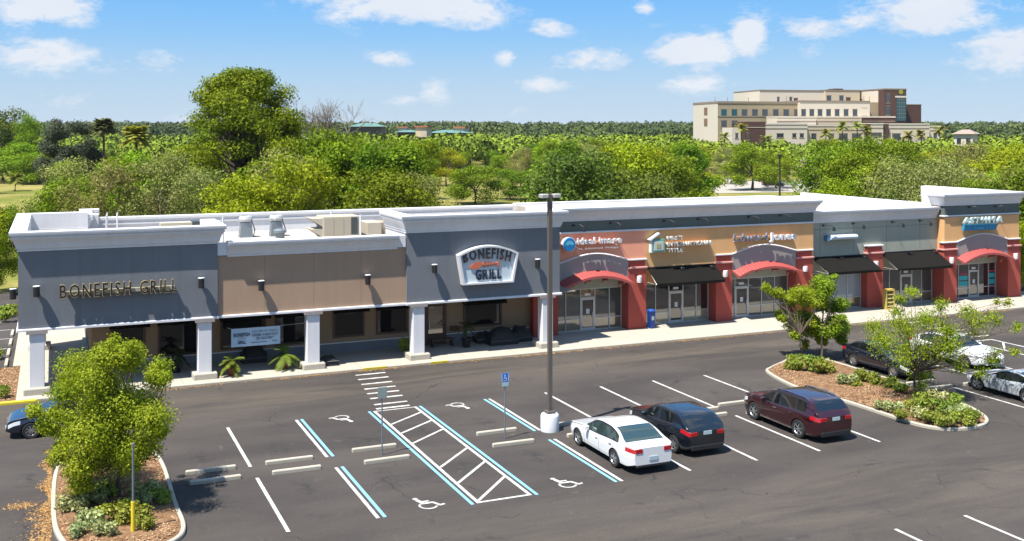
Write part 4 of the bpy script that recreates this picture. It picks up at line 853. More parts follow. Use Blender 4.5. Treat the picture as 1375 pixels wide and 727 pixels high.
m_tyre = mat('tyre_rubber', (.016, .016, .017), rough=.85); m_rim = mat('alloy_silver', (.55, .56, .58), rough=.28, metal=.85); m_rimd = mat('rim_dark', (.03, .03, .033), rough=.5)
m_cglass = mat('car_glass', (.008, .011, .013), rough=.03, spec=.9, ior=1.6); m_cglass2 = mat('car_glass_tinted_green', (.03, .055, .05), rough=.04, spec=.9, ior=1.7)
m_ctrim = mat('car_trim_black', (.014, .014, .015), rough=.55); m_tail = mat('tail_red', (.42, .008, .012), rough=.12, spec=.8); m_head = mat('headlight_clear', (.60, .63, .66), rough=.08, spec=.9)
m_plate = mat('plate_white', (.45, .58, .62), rough=.5); m_chrome = mat('chrome', (.75, .76, .78), rough=.12, metal=1.0); m_mirror = mat('seam_dark', (.01, .01, .01), rough=.8)
m_liner = mat('wheel_well', (.006, .006, .006), rough=.95)
def paint(name, c): return mat(name, c, rough=.22, spec=.5, coat=1.0)
def make_car(name, label, L, W, H, wb, fo, top, belt, glass, paintm, wr=.33, spokes=5, kx=1.10, kz=1.0, lower=None, seams=(), bp=(), cladding=None, glassm=None, rails=False, plan=None, lampz=(.66, .86), tailz=(.78, 1.02), cat='car', hub=None):
    """nose at x=0, tail at x=L, y across; glass=(windshield foot, roof front, roof rear, backlight foot, side front, side rear)"""
    ws0, ws1, bl0, bl1, sg0, sg1 = glass; glassm = glassm or m_cglass
    z0 = .20
    xs = set([0, .03, .08, .16, .28, .42, L - .03, L - .08, L - .16, L - .28, L - .42, L, ws0, ws1, bl0, bl1, sg0, sg1]); x = .5
    while x < L - .45: xs.add(round(x, 3)); x += .14
    for s_ in seams: xs |= {s_, s_ + .016}
    for b_ in bp: xs |= {b_ - .04, b_ + .05}
    keep = set([0, L, ws0, ws1, bl0, bl1, sg0, sg1] + [q for s_ in seams for q in (s_, s_ + .016)] + [q for b_ in bp for q in (b_ - .04, b_ + .05)])
    xs = sorted(xs); out = []
    for x in xs:
        if out and x - out[-1] < .035 and x not in keep: continue
        if out and x - out[-1] < .035 and out[-1] not in keep: out[-1] = x; continue
        out.append(x)
    xs = sorted(set(out))
    plan = plan or [(0, .70), (.05, .78), (.18, .88), (.45, .96), (1.0, 1.0), (L * .6, 1.0), (L - .7, .985), (L - .3, .94), (L - .1, .86), (L, .78)]
    rings = []; NP = 13
    for x in xs:
        w = W / 2 * interp(plan, x); zt = interp(top, x); zb = min(interp(belt, x), zt - .05); g = max(0.0, min(1.0, (zt - zb - .06) / .25))
        ub = z0 + max(0, .10 * (1 - x / .35)) if x < .35 else z0 + max(0, .12 * (1 - (L - x) / .35)) if x > L - .35 else z0
        hg = zt - zb; wr_ = w * (1 - .20 * min(1, hg / .5)) if g > 0 else w * .90
        mid = ub + (zb - ub) * .45
        r = [(0, ub), (w * .84, ub), (w * .955, ub + .07), (w * .995, mid), (w * .99, zb - .15), (w * .955, zb)]
        if g > 0:
            e = zt - .085 * min(1, hg / .4)
            r += [(w * .925, zb + .03 * min(1, hg / .3)), (w * .925 + (wr_ - w * .925) * .5, zb + (e - zb) * .53), (wr_ + (w * .925 - wr_) * .08, zb + (e - zb) * .93), (wr_ - .02, zt - .05 * min(1, hg / .4)), (wr_ * .86, zt - .012), (wr_ * .45, zt - .001), (0, zt)]
        else:
            r += [(w * .92, zb + (zt - zb) * .35), (w * .88, zb + (zt - zb) * .55), (w * .82, zb + (zt - zb) * .72), (w * .76, zb + (zt - zb) * .84), (w * .64, zb + (zt - zb) * .93), (w * .36, zt - .004), (0, zt)]
        rings.append([(x, y, z) for y, z in r])
    V = []; idx = []
    for r in rings:
        base = len(V); V += r; V += [(p[0], -p[1], p[2]) for p in r[1:-1]]
        idx.append([base + j for j in range(NP)] + [base + NP + j for j in range(NP - 2 - 1, -1, -1)])   # full loop
    nL = len(idx[0]); F = []; MI = []
    # material slots 0 paint 1 windshield 2 backlight 3.. side glass L, 4 side glass R, 5 trim, 6 tail, 7 head, 8 seam, 9 well
    for i in range(len(xs) - 1):
        xa, xb = xs[i], xs[i + 1]; xm = (xa + xb) / 2
        for j in range(nL):
            k = (j + 1) % nL; F.append((idx[i][j], idx[i + 1][j], idx[i + 1][k], idx[i][k]))
            jj = j if j < NP - 1 else nL - 1 - j; left = j < NP - 1; m = 0
            if 6 <= jj <= 7 and sg0 < xm < sg1: m = 3 if left else 4
            if jj == 5 and sg0 < xm < sg1: m = 5
            if jj == 8 and sg0 < xm < sg1: m = 5
            if m in (3, 4) and any(abs(xm - (b_ + .005)) < .045 for b_ in bp): m = 5
            if jj >= 10 and ws0 + .02 < xm < ws1 - .02: m = 1
            if jj >= 10 and bl0 + .02 < xm < bl1 - .02: m = 2
            if jj in (0, 1): m = 5
            if False: m = 5
            zq = sum(V[q][2] for q in F[-1]) / 4
            if m == 0 and jj in (4,) and xm < .50 and xm > .04: m = 7
            if m == 0 and jj in (4,) and xm > L - .36 and xm < L - .02: m = 6
            if m == 0 and 2 <= jj <= 5 and any(s_ < xm < s_ + .016 for s_ in seams): m = 8
            MI.append(m)
    F.append(tuple(reversed(idx[0]))); MI.append(0); F.append(tuple(idx[-1])); MI.append(0)
    me = bpy.data.meshes.new('body'); me.from_pydata(V, [], F)
    slots = [paintm, m_cglass, m_cglass, glassm, glassm, m_ctrim, m_tail, m_head, m_mirror, m_liner]
    slots[2] = glassm
    for s_ in slots: me.materials.append(s_)
    me.polygons.foreach_set('material_index', MI)
    bm = bmesh.new(); bm.from_mesh(me); bmesh.ops.remove_doubles(bm, verts=bm.verts, dist=.0005); bmesh.ops.recalc_face_normals(bm, faces=bm.faces); bm.to_mesh(me); bm.free()
    bo = link('body', me)
    # wheel wells
    cm = MB(); R_ = wr + .055
    for wx in (fo, fo + wb):
        for s_ in (-1, 1): cm.lathe([(.001, s_ * (W / 2 - .30)), (R_, s_ * (W / 2 - .30)), (R_, s_ * (W / 2 + .2)), (.001, s_ * (W / 2 + .2))], 30, (wx, wr), 'y', 9)
    for s_ in slots: pass
    co = cm.build('cut', slots); md = bo.modifiers.new('b', 'BOOLEAN'); md.operation = 'DIFFERENCE'; md.object = co; md.solver = 'EXACT'
    dg = bpy.context.evaluated_depsgraph_get(); nm = bpy.data.meshes.new_from_object(bo.evaluated_get(dg)); bo.modifiers.clear()
    bpy.data.objects.remove(co); bpy.data.objects.remove(bo)
    root = bpy.data.objects.new(name, None); S.collection.objects.link(root); tag(root, label, cat)
    names = {0: 'body', 1: 'windshield', 2: 'rear_window', 3: 'side_window', 4: 'side_window', 6: 'tail_light', 7: 'headlight'}
    def part(sel, nm_, mats_, zsign=None):
        bm = bmesh.new(); bm.from_mesh(nm)
        rem = [f for f in bm.faces if not (f.material_index in sel and (zsign is None or f.calc_center_median().y * zsign > 0))]
        bmesh.ops.delete(bm, geom=rem, context='FACES')
        if not bm.faces: bm.free(); return None
        if zsign is not None or sel != (0, 5, 8, 9):
            for f in bm.faces: f.material_index = 0
        m2 = bpy.data.meshes.new(nm_); bm.to_mesh(m2); bm.free()
        for q in mats_: m2.materials.append(q)
        m2.polygons.foreach_set('use_smooth', [True] * len(m2.polygons)); m2.set_sharp_from_angle(angle=R(32)); return link(nm_, m2, root)
    b = part((0, 5, 8, 9), 'body', slots)
    part((1,), 'windshield', [m_cglass]); part((2,), 'rear_window', [glassm])
    part((3,), 'side_window', [glassm], 1); part((4,), 'side_window', [glassm], -1)
    for s_ in (1, -1): part((6,), 'tail_light', [m_tail], s_); part((7,), 'headlight', [m_head], s_)
    # end faces: lamps, plates, grille
    wt = W / 2
    for s_ in (-1, 1):
        ya, yb = sorted((s_ * wt * .44, s_ * wt * .76))
        MB().bbox(L - .09, L + .014, ya, yb, min(tailz[0], interp(top, L) - .17), min(tailz[1], interp(top, L) - .02), .02).build('tail_light', m_tail, root, world=False)
        ya, yb = sorted((s_ * wt * .40, s_ * wt * .70)); nz_ = interp(top, .0) - .03; MB().bbox(-.012, .06, ya, yb, nz_ - .13, nz_, .02).build('headlight', m_head, root, world=False)
        # mirrors
        mx = sg0 + .22; mz = interp(belt, mx) + .09; mw = MB()
        mw.bbox(mx - .10, mx + .06, min(s_ * (wt * .96), s_ * (wt + .17)), max(s_ * (wt * .96), s_ * (wt + .17)), mz - .07, mz + .09, .03); mw.build('mirror', paintm, root, world=False)
    MB().box(L - .01, L + .018, -.17, .17, tailz[0] - .02 if cat != 'car' else tailz[0] - .30, (tailz[0] + .12) if cat != 'car' else tailz[0] - .15).build('licence_plate', m_plate, root, world=False)
    MB().bbox(L - .08, L + .02, -wt * .72, wt * .72, z0 + .08, z0 + (.26 if cladding else .16), .02).build('rear_bumper_trim', m_ctrim, root, world=False)
    MB().bbox(-.02, .08, -wt * .42, wt * .42, .36, .60, .02).build('grille', m_ctrim, root, world=False)
    for i, hx in enumerate(bp[:1] + tuple(seams[-1:])): pass
    for hx in [s_ - .16 for s_ in seams[1:]]:
        hz = interp(belt, hx) - .13
        for s_ in (-1, 1):
            ya, yb = sorted((s_ * wt * .985, s_ * (wt * 1.0 + .025))); MB().box(hx - .09, hx + .09, ya, yb, hz, hz + .03).build('door_handle', hub or paintm, root, world=False)
    if rails:
        for s_ in (-1, 1):
            MB().tube([(ws1 + .1, s_ * wt * .70, interp(top, ws1 + .1) - .03), (ws1 + .25, s_ * wt * .70, interp(top, ws1 + .25) + .025), ((ws1 + bl0) / 2, s_ * wt * .70, interp(top, (ws1 + bl0) / 2) + .03), (bl0 - .35, s_ * wt * .70, interp(top, bl0 - .35) + .025), (bl0 - .15, s_ * wt * .70, interp(top, bl0 - .15) - .03)], .022, 6).build('roof_rail', m_chrome, root, world=False)
    # wheels
    wm = MB().lathe([(wr * .66, -.10), (wr * .93, -.11), (wr, -.085), (wr, .085), (wr * .93, .11), (wr * .66, .10)], 28, (0, 0), 'y', caps=False)
    tyre = None
    for wx in (fo, fo + wb):
        for s_ in (-1, 1):
            yy = s_ * (wt - .115)
            if tyre is None:
                tyre = wm.build('wheel', m_tyre, root, smooth=40, world=False); tw = tyre
                rm = MB(); rr = wr * .66
                rm.lathe([(rr * 1.03, -.10), (rr * .93, -.085), (rr * .90, .06), (.001, .06)], 28, (0, 0), 'y', 1, caps=False)
                rm.lathe([(.001, -.095), (rr * .22, -.09), (rr * .22, -.03), (.001, -.03)], 12, (0, 0), 'y', 0)
                for q in range(spokes):
                    a = 2 * math.pi * q / spokes + .3; ca, sa = math.cos(a), math.sin(a); sw_ = rr * (.17 if spokes <= 5 else .11)
                    P_ = lambda u, v, y: (u * ca - v * sa, y, u * sa + v * ca)
                    rm.add([P_(rr * .1, -sw_, -.09), P_(rr * .98, -sw_ * 1.25, -.085), P_(rr * .98, sw_ * 1.25, -.085), P_(rr * .1, sw_, -.09), P_(rr * .1, -sw_, -.04), P_(rr * .98, -sw_ * 1.25, -.04), P_(rr * .98, sw_ * 1.25, -.04), P_(rr * .1, sw_, -.04)], [(0, 1, 2, 3), (0, 4, 5, 1), (3, 2, 6, 7), (1, 5, 6, 2)], 0)
                rm.lathe([(rr * 1.04, -.095), (rr * .95, -.10), (rr * .90, -.08)], 28, (0, 0), 'y', 0, caps=False)
                rimo = rm.build('rim', [m_rim, m_rimd], tyre, world=False)
            else:
                tw = tyre.copy(); S.collection.objects.link(tw); tw.parent = root; r2 = rimo.copy(); S.collection.objects.link(r2); r2.parent = tw
            tw.location = (wx, yy, wr); tw.rotation_euler = (0, 0, 0 if s_ < 0 else math.pi)
    root.scale = (kx, kx, kz); return root
def place(c, x, y, rz): c.location = (x, y, .012); c.rotation_euler = (0, 0, rz); return c
# nose towards +Y  ->  local +x (tail) must point to -Y : rz = -90 deg
UP = R(-90); DOWN = R(90)
sed = make_car('parked_sedan', 'white four-door sedan parked beside the light pole base', 4.86, 1.86, 1.47, 2.74, .98,
    [(0, .62), (.06, .72), (.3, .82), (.9, .92), (1.35, .985), (1.5, 1.02), (2.2, 1.40), (2.7, 1.465), (3.2, 1.455), (3.7, 1.36), (4.32, 1.07), (4.6, 1.05), (4.8, 1.03), (4.86, .99)],
    [(0, .55), (.3, .70), (1.2, .84), (2.5, .90), (3.6, .97), (4.4, .98), (4.86, .95)], (1.42, 2.22, 3.45, 4.30, 1.62, 3.95), paint('paint_white', (.82, .82, .82)), seams=(1.5, 2.62, 3.62), bp=(2.66,), glassm=m_cglass2, tailz=(.80, .96))
place(sed, 20.62, 39.36 + .09, UP)
xo = make_car('parked_crossover', 'glossy black crossover parked right of the white sedan', 4.38, 1.86, 1.60, 2.65, .88,
    [(0, .80), (.06, .88), (.3, .94), (.8, 1.02), (1.15, 1.07), (1.3, 1.12), (1.95, 1.50), (2.5, 1.595), (3.1, 1.59), (3.75, 1.50), (4.14, 1.22), (4.26, 1.12), (4.34, 1.06), (4.38, 1.01)],
    [(0, .62), (.3, .80), (1.1, .93), (2.5, 1.0), (3.4, 1.08), (4.0, 1.07), (4.38, .96)], (1.2, 1.98, 3.72, 4.12, 1.42, 3.42), paint('paint_black_blue', (.006, .009, .014)), wr=.345, spokes=5, seams=(1.35, 2.40, 3.30), bp=(2.44,), cladding=True, tailz=(.88, 1.02), cat='crossover')
place(xo, 23.66, 39.86, UP)
suv = make_car('parked_suv', 'dark maroon sport utility vehicle with silver roof rails and dark glass', 4.76, 1.90, 1.69, 2.78, .93,
    [(0, .86), (.06, .95), (.3, 1.02), (.85, 1.10), (1.2, 1.14), (1.35, 1.19), (2.0, 1.57), (2.6, 1.675), (3.5, 1.68), (4.25, 1.60), (4.56, 1.28), (4.66, 1.18), (4.73, 1.12), (4.76, 1.07)],
    [(0, .66), (.3, .86), (1.1, .98), (2.6, 1.04), (3.8, 1.09), (4.4, 1.08), (4.76, 1.02)], (1.25, 2.02, 4.20, 4.56, 1.45, 4.05), paint('paint_maroon', (.030, .003, .006)), wr=.37, spokes=6, seams=(1.45, 2.50, 3.45), bp=(2.54, 3.5), cladding=True, rails=True, tailz=(.92, 1.10), cat='suv', hub=m_chrome)
place(suv, 29.55, 38.66 + .93 * 1.1 + .02, UP)
bs = make_car('parked_hatchback', 'dark blue-black sedan parked facing the camera behind the right island', 4.62, 1.80, 1.48, 2.70, .92,
    [(0, .60), (.06, .70), (.3, .82), (.9, .93), (1.25, .99), (1.4, 1.03), (2.1, 1.40), (2.6, 1.475), (3.1, 1.46), (3.6, 1.36), (4.15, 1.08), (4.4, 1.05), (4.58, 1.0), (4.62, .92)],
    [(0, .54), (.3, .72), (1.2, .86), (2.5, .93), (3.5, 1.0), (4.2, .98), (4.62, .86)], (1.32, 2.12, 3.35, 4.12, 1.5, 3.8), paint('paint_midnight', (.006, .010, .022)), seams=(1.42, 2.5, 3.45), bp=(2.54,), spokes=10, hub=m_chrome)
place(bs, 40.85, 42.2 - .92 * 1.1, DOWN)
w2c = copy_tree(sed); w2c.name = 'parked_sedan'; w2c['label'] = 'white car mostly hidden behind the thin tree at right'; place(w2c, 46.1, 42.44 - .98 * 1.1, DOWN)
cp = make_car('parked_coupe', 'silver two-door coupe parked at the right edge of the photo', 4.31, 1.84, 1.32, 2.65, .80,
    [(0, .55), (.06, .66), (.3, .76), (.9, .86), (1.3, .92), (1.5, .98), (2.15, 1.27), (2.5, 1.315), (2.9, 1.30), (3.4, 1.18), (4.0, .98), (4.2, .93), (4.31, .84)],
    [(0, .5), (.3, .66), (1.2, .80), (2.5, .86), (3.3, .92), (4.0, .90), (4.31, .78)], (1.42, 2.2, 2.85, 3.95, 1.6, 3.3), paint('paint_silver', (.42, .45, .48)), wr=.345, spokes=5, seams=(1.5, 2.9), bp=(), tailz=(.7, .86))
place(cp, 42.85, 38.62 + .80 * 1.1, UP)
lc = make_car('moving_sedan', 'dark blue compact car driving left behind the left tree', 4.45, 1.74, 1.45, 2.60, .88,
    [(0, .60), (.06, .70), (.3, .82), (.8, .93), (1.15, 1.0), (1.3, 1.04), (2.0, 1.38), (2.5, 1.45), (3.1, 1.44), (3.6, 1.33), (4.05, 1.06), (4.3, 1.02), (4.42, .96), (4.45, .88)],
    [(0, .54), (.3, .72), (1.2, .86), (2.5, .92), (3.4, .97), (4.1, .96), (4.45, .84)], (1.22, 2.05, 3.35, 4.0, 1.42, 3.75), paint('paint_navy', (.005, .011, .028)), wr=.32, seams=(1.35, 2.4, 3.35), bp=(2.44,), spokes=8, lampz=(.62, .76))
place(lc, -.84 - .88 * 1.1, 49.2, R(0))
rc = copy_tree(bs); rc['label'] = 'dark car beyond the right corner tower at the right edge'; place(rc, 72.5, 65.0, R(180))
for i, (px, py, src, lab) in enumerate(((1052, 250, lc, 'tiny blue car in the distant lot beside the dark pole'), (1070, 249, cp, 'tiny silver car in the distant lot right of the dark pole'), (1000, 246, sed, 'tiny white car in the distant lot behind the trees'))):
    p = gnd(px, py); c = copy_tree(src); c.name = 'distant_car'; c['label'] = lab; place(c, p.x, p.y, YAW * -1 + R(180) + i * .15)
# ------------------------------------------------------------------ vegetation
def leafm(nm, c, c2, vs=.6, objvar=.16, trans=.30): return mat(nm, c, rough=.7, spec=.14, col2=c2, vscale=vs, island=.38, trans=trans, objvar=objvar)
L_bright = leafm('leaf_bright', (.16, .24, .007), (.23, .28, .010), .5)
L_mid = leafm('leaf_mid', (.095, .155, .007), (.155, .215, .008), .5)
L_yel = leafm('leaf_yellow', (.25, .28, .010), (.18, .22, .008), .5)
L_dark = leafm('leaf_dark', (.075, .11, .020), (.12, .16, .022), .5)
L_grey = leafm('leaf_grey', (.10, .12, .07), (.05, .068, .042), .5)
L_olive = leafm('leaf_olive', (.18, .21, .04), (.26, .25, .08), .4)
L_near = leafm('leaf_near', (.135, .225, .010), (.25, .33, .025), 1.1, objvar=.04, trans=.35)
L_shrub = leafm('leaf_shrub', (.15, .20, .022), (.28, .31, .06), 2.5, objvar=.2)
L_palm = leafm('leaf_palm', (.20, .24, .03), (.30, .28, .05), 1.0)
L_far = mat('leaf_far', (.045, .072, .018), rough=.8, spec=.2, col2=(.08, .105, .022), vscale=.012, var=.25, island=.35)
L_far2 = mat('leaf_far_light', (.17, .22, .008), rough=.8, spec=.2, col2=(.12, .17, .014), vscale=.015, var=.2, island=.35)
M_bark = mat('bark', (.13, .10, .075), rough=.95, spec=.2, var=.3, vscale=4, fine=.3, fscale=30); M_pale = mat('bark_pale', (.27, .22, .165), rough=.95, spec=.2, var=.2, vscale=3)
def leaves(clumps, n, size, seed, shell=.45, droop=0.0):
    """rhombic leaves spread through ellipsoid clumps (x,y,z,rx,ry,rz[,weight])"""
    rg = np.random.default_rng(seed); C = np.array([c[:6] for c in clumps], float); w = (C[:, 3] * C[:, 4] * C[:, 5]) ** (2 / 3)
    w = w * np.array([c[6] if len(c) > 6 else 1.0 for c in clumps]); k = rg.choice(len(C), n, p=w / w.sum())
    d = rg.normal(size=(n, 3)); d /= np.linalg.norm(d, axis=1)[:, None]
    r = 1 - np.abs(rg.normal(size=n)) * shell; r = np.clip(r, .02, 1.15) * (1 + .12 * rg.normal(size=n))
    p = C[k, :3] + d * r[:, None] * C[k, 3:6]
    nr = d + rg.normal(size=(n, 3)) * .75; nr[:, 2] += .25; nr /= np.linalg.norm(nr, axis=1)[:, None]
    t = rg.normal(size=(n, 3)); u = np.cross(nr, t); u /= np.linalg.norm(u, axis=1)[:, None]; v = np.cross(nr, u)
    if droop: v[:, 2] -= droop; v /= np.linalg.norm(v, axis=1)[:, None]
    s_ = size * rg.uniform(.6, 1.35, n)[:, None]
    return np.stack([p - v * s_, p + u * s_ * .55 + nr * s_ * .12, p + v * s_, p - u * s_ * .55 + nr * s_ * .12], 1)
def limbs(base, clumps, r0, fork, seed, m, sub=3, jitter=.12, rmin=.012):
    rnd = random.Random(seed); mb = MB(); b = Vector(base); f = Vector(fork)
    mid = b.lerp(f, .5) + Vector((rnd.uniform(-1, 1), rnd.uniform(-1, 1), 0)) * jitter * (f - b).length * .4
    mb.tube([b, mid, f], [r0 * 1.15, r0 * .85, r0 * .62], 8)
    for c in clumps:
        e = Vector(c[:3]); L_ = (e - f).length
        p1 = f.lerp(e, .4) + Vector((rnd.uniform(-1, 1), rnd.uniform(-1, 1), rnd.uniform(.2, 1))) * L_ * jitter
        p2 = f.lerp(e, .75) + Vector((rnd.uniform(-1, 1), rnd.uniform(-1, 1), rnd.uniform(0, .6))) * L_ * jitter
        ra = r0 * .45; mb.tube([f, p1, p2, e], [ra, ra * .6, ra * .35, max(rmin, ra * .15)], 5)
        for q in range(sub):
            s_ = p2.lerp(e, rnd.uniform(0, .9)); o = Vector((rnd.gauss(0, 1), rnd.gauss(0, 1), rnd.gauss(.3, .8))).normalized() * max(c[3:6]) * rnd.uniform(.6, 1.0)
            mb.tube([s_, s_ + o * .55 + Vector((0, 0, .05)), s_ + o], [ra * .25, ra * .15, rmin], 4)
    return mb
def clump_crown(seed, W_, z0, z1, n, kind='dome'):
    rnd = random.Random(seed); out = []
    for i in range(n):
        a = rnd.uniform(0, 2 * math.pi); t = (i + .5) / n; z = z0 + (z1 - z0) * t
        if kind == 'dome': prof = math.sqrt(max(.05, 1 - ((t - .30) / .78) ** 2))
        elif kind == 'cone': prof = 1.05 - t * .85
        else: prof = .75 + .25 * math.sin(t * 3.1)
        rr = W_ / 2 * prof * rnd.uniform(.45, .92); s_ = W_ * rnd.uniform(.13, .23)
        out.append((rr * math.cos(a), rr * math.sin(a), z, s_ * rnd.uniform(.9, 1.3), s_ * rnd.uniform(.9, 1.3), s_ * rnd.uniform(.6, .95)))
    return out
def make_tree(name, seed, W_, H_, nl, size, lm, label, group, kind='dome', z0=.28, ncl=22, bark=M_bark, shell=.4, cat='tree', r0=.22):
    root = thing(name, (0, 0, 0), label, cat, group); cl = clump_crown(seed, W_, H_ * z0, H_ * .93, ncl, kind)
    cr = link('crown', quads_mesh('crown', leaves(cl, nl, size, seed, shell), [lm]), root)
    limbs((0, 0, 0), cl[::2], r0, (0, 0, H_ * .32), seed, bark, sub=1, rmin=.03).build('trunk', bark, root, smooth=60, world=False)
    return root
G_w = 'trees of the dense woodland behind the plaza'
protos = []
specs = [('broadleaf_tree', L_bright, 'dome', 'bright green leafy tree in the dense woodland behind the plaza'), ('broadleaf_tree', L_mid, 'dome', 'mid green leafy tree in the dense woodland behind the plaza'),
         ('broadleaf_tree', L_yel, 'dome', 'yellow-green leafy tree in the dense woodland behind the plaza'), ('broadleaf_tree', L_mid, 'cone', 'tall pointed green tree in the dense woodland behind the plaza'),
         ('olive_tree', L_olive, 'dome', 'olive-brown wispy tree in the dense woodland behind the plaza'), ('broadleaf_tree', L_dark, 'dome', 'dark green tree in the dense woodland behind the plaza'), ('broadleaf_tree', L_bright, 'col', 'bright green rounded tree in the dense woodland behind the plaza')]
for i, (nm, lm, kd, lab) in enumerate(specs):
    protos.append(make_tree(nm, 100 + i, 8.2 if kd != 'cone' else 6.5, 10, 13500 if lm is not L_olive else 10500, .145 if lm is not L_olive else .115, lm, lab, lab, kd, z0=.16, ncl=26 if kd != 'cone' else 24, bark=M_pale if lm is L_olive else M_bark))
used = set()
def put(i, x, y, h, wx=1.0, rz=0.0, label=None, group=True):
    src = protos[i]
    if i in used: o = copy_tree(src)
    else: o = src; used.add(i)
    o.location = (x, y, -.12); s_ = h / 10; o.scale = (s_ * wx, s_ * wx, s_); o.rotation_euler = (0, 0, rz)
    if label:
        o['label'] = label
        if 'group' in o and not group: del o['group']
    return o
def putpx(i, px, top, d, wpx=None, label=None, seed=0):
    """a tree whose top is seen at (px, top) standing d metres away"""
    p = at(px, top, d); h = p.z + .12; wx = 1.0
    if wpx: wx = (wpx * d / FOC) / (8.2 * h / 10)
    return put(i, p.x, p.y, h, wx, random.Random(int(px * 7 + d)).uniform(0, 6.28), label, group=label is None)
SKY = [(-60, 158), (0, 160), (40, 190), (100, 200), (160, 204), (230, 197), (300, 190), (400, 180), (430, 172), (480, 170), (560, 180), (610, 192), (700, 188), (760, 178), (880, 186), (960, 184), (1010, 192), (1080, 184), (1180, 182), (1240, 190), (1300, 187), (1440, 184)]
def allow(px, d):
    if -30 < px < 88 and d < 262: return False
    if 345 < px < 425 and 150 < d < 235: return False
    if 572 < px < 662 and d < 240: return False
    if 662 <= px < 735 and d < 225: return False
    if 930 < px < 1108 and d < 268: return False
    return True
SECT = [(40, 'the left field'), (150, 'the bronze letters'), (290, 'the slate tower'), (420, 'the roof fans'), (560, 'the beige rooftop units'), (740, 'the shield sign'), (870, 'the sunburst sign'), (960, 'the house logo sign'), (1100, 'the bold white letters'), (1245, 'the sage wall'), (9999, 'the corner tower')]
rnd = random.Random(11); d = 92.0; cnt = 0
while d < 330:
    step = (6.2 + d * .012) / d * FOC; px = -70 + rnd.uniform(0, step)
    while px < 1450:
        pj = px + rnd.uniform(-.3, .3) * step; dj = d * rnd.uniform(.96, 1.05)
        hid = 60 < pj < 300 and dj < 100
        if allow(pj, dj) and not hid and cnt < 285:
            ty = interp(SKY, pj) + rnd.uniform(-1, 1) ** 2 * 16 + (8 if d < 110 else 0) + rnd.uniform(0, 10)
            zmax = CAMH - (ty - HOR) * dj / FOC; h = min(zmax, rnd.uniform(7.5, 12.5)); h = max(h, 4.2)
            wt_ = [2.5, 4, 1.5, 3, 1.2, .5, 2]
            if 60 < pj < 300: wt_ = [1.5, 1.5, 1.5, 0, 5, .5, 1]
            if pj > 1225: wt_ = [1, 1, 3, 0, 4, .3, 1]
            if 690 < pj < 940: wt_ = [2, 5, 1, 3, 1.5, .6, 2]
            k = rnd.choices(range(7), wt_)[0]; r_ = pxdir(pj, HOR)
            o_ = put(k, r_[0] * dj, r_[1] * dj, h, rnd.uniform(.85, 1.25), rnd.uniform(0, 6.28)); cnt += 1
            sec = [s_ for e_, s_ in SECT if pj < e_][0]; row = 'near rows' if dj < 135 else 'middle rows' if dj < 215 else 'far rows'
            o_['label'] = specs[k][3].split(' in the dense')[0] + ', ' + row + ' behind ' + sec; o_['group'] = o_['label']
        px += step
    d *= 1.115
# individual trees one can point to
putpx(5, 4, 146, 272, 78, 'tall dark tree at the left edge of the photo'); putpx(0, 34, 154, 268, 44, 'thin pale green tree beside the dark tree at the left edge')
putpx(0, 20, 192, 262, 90, 'bright green bushy tree at the far side of the left field'); putpx(0, 52, 205, 255, 70, 'bright green tree at the right end of the left field')
putpx(1, 638, 222, 186, 80, 'small green tree with its dark trunk standing in the yellow field'); putpx(1, 685, 226, 198, 60, 'small rounded tree right of the lone tree in the yellow field')
putpx(2, 1010, 193, 228, 72, 'yellow-green tree before the distant parking strip'); putpx(2, 1042, 205, 236, 44, 'smaller yellow-green tree by the tall dark pole')
putpx(1, 1118, 190, 150, 100, 'broad green tree just right of the dark pole, before the medical building'); putpx(1, 1180, 182, 140, 120, 'broadest green tree below the medical building'); putpx(3, 1215, 190, 130, 70, 'pointed green tree below the right end of the medical building')
putpx(4, 1290, 190, 150, 110, 'olive tree behind the right corner tower'); putpx(2, 1350, 196, 140, 90, 'yellowish tree at the right edge behind the corner tower')
putpx(3, 545, 190, 120, 60, 'dark green upright tree behind the low rooftop unit'); putpx(5, 505, 200, 125, 60, 'dark tree left of the upright tree behind the rooftop units')
putpx(4, 220, 202, 98, 120, 'wide bare-twigged olive brush tree behind the slate tower'); putpx(4, 142, 214, 96, 120, 'wide olive brush tree at left behind the slate tower'); putpx(0, 170, 205, 112, 110, 'green brush tree between the two olive ones at left')
putpx(2, 385, 184, 128, 95, 'yellow-green tree at the right foot of the great oak'); putpx(1, 445, 170, 112, 110, 'green tree under the bare branches'); 
putpx(0, 1372, 262, 95, 60, 'green bush right of the corner tower at the right edge'); putpx(2, 1385, 300, 84, 60, 'yellow-green bush low at the right edge beside the corner tower')
putpx(0, 8, 276, 104, 60, 'bright green bush at the left edge behind the slate tower'); putpx(2, -6, 300, 84, 60, 'bush at the left edge beside the side parking'); putpx(1, 52, 274, 110, 50, 'low green bush just left behind the slate tower')
for i in range(7):
    if i not in used: bpy.data.objects.remove(protos[i])
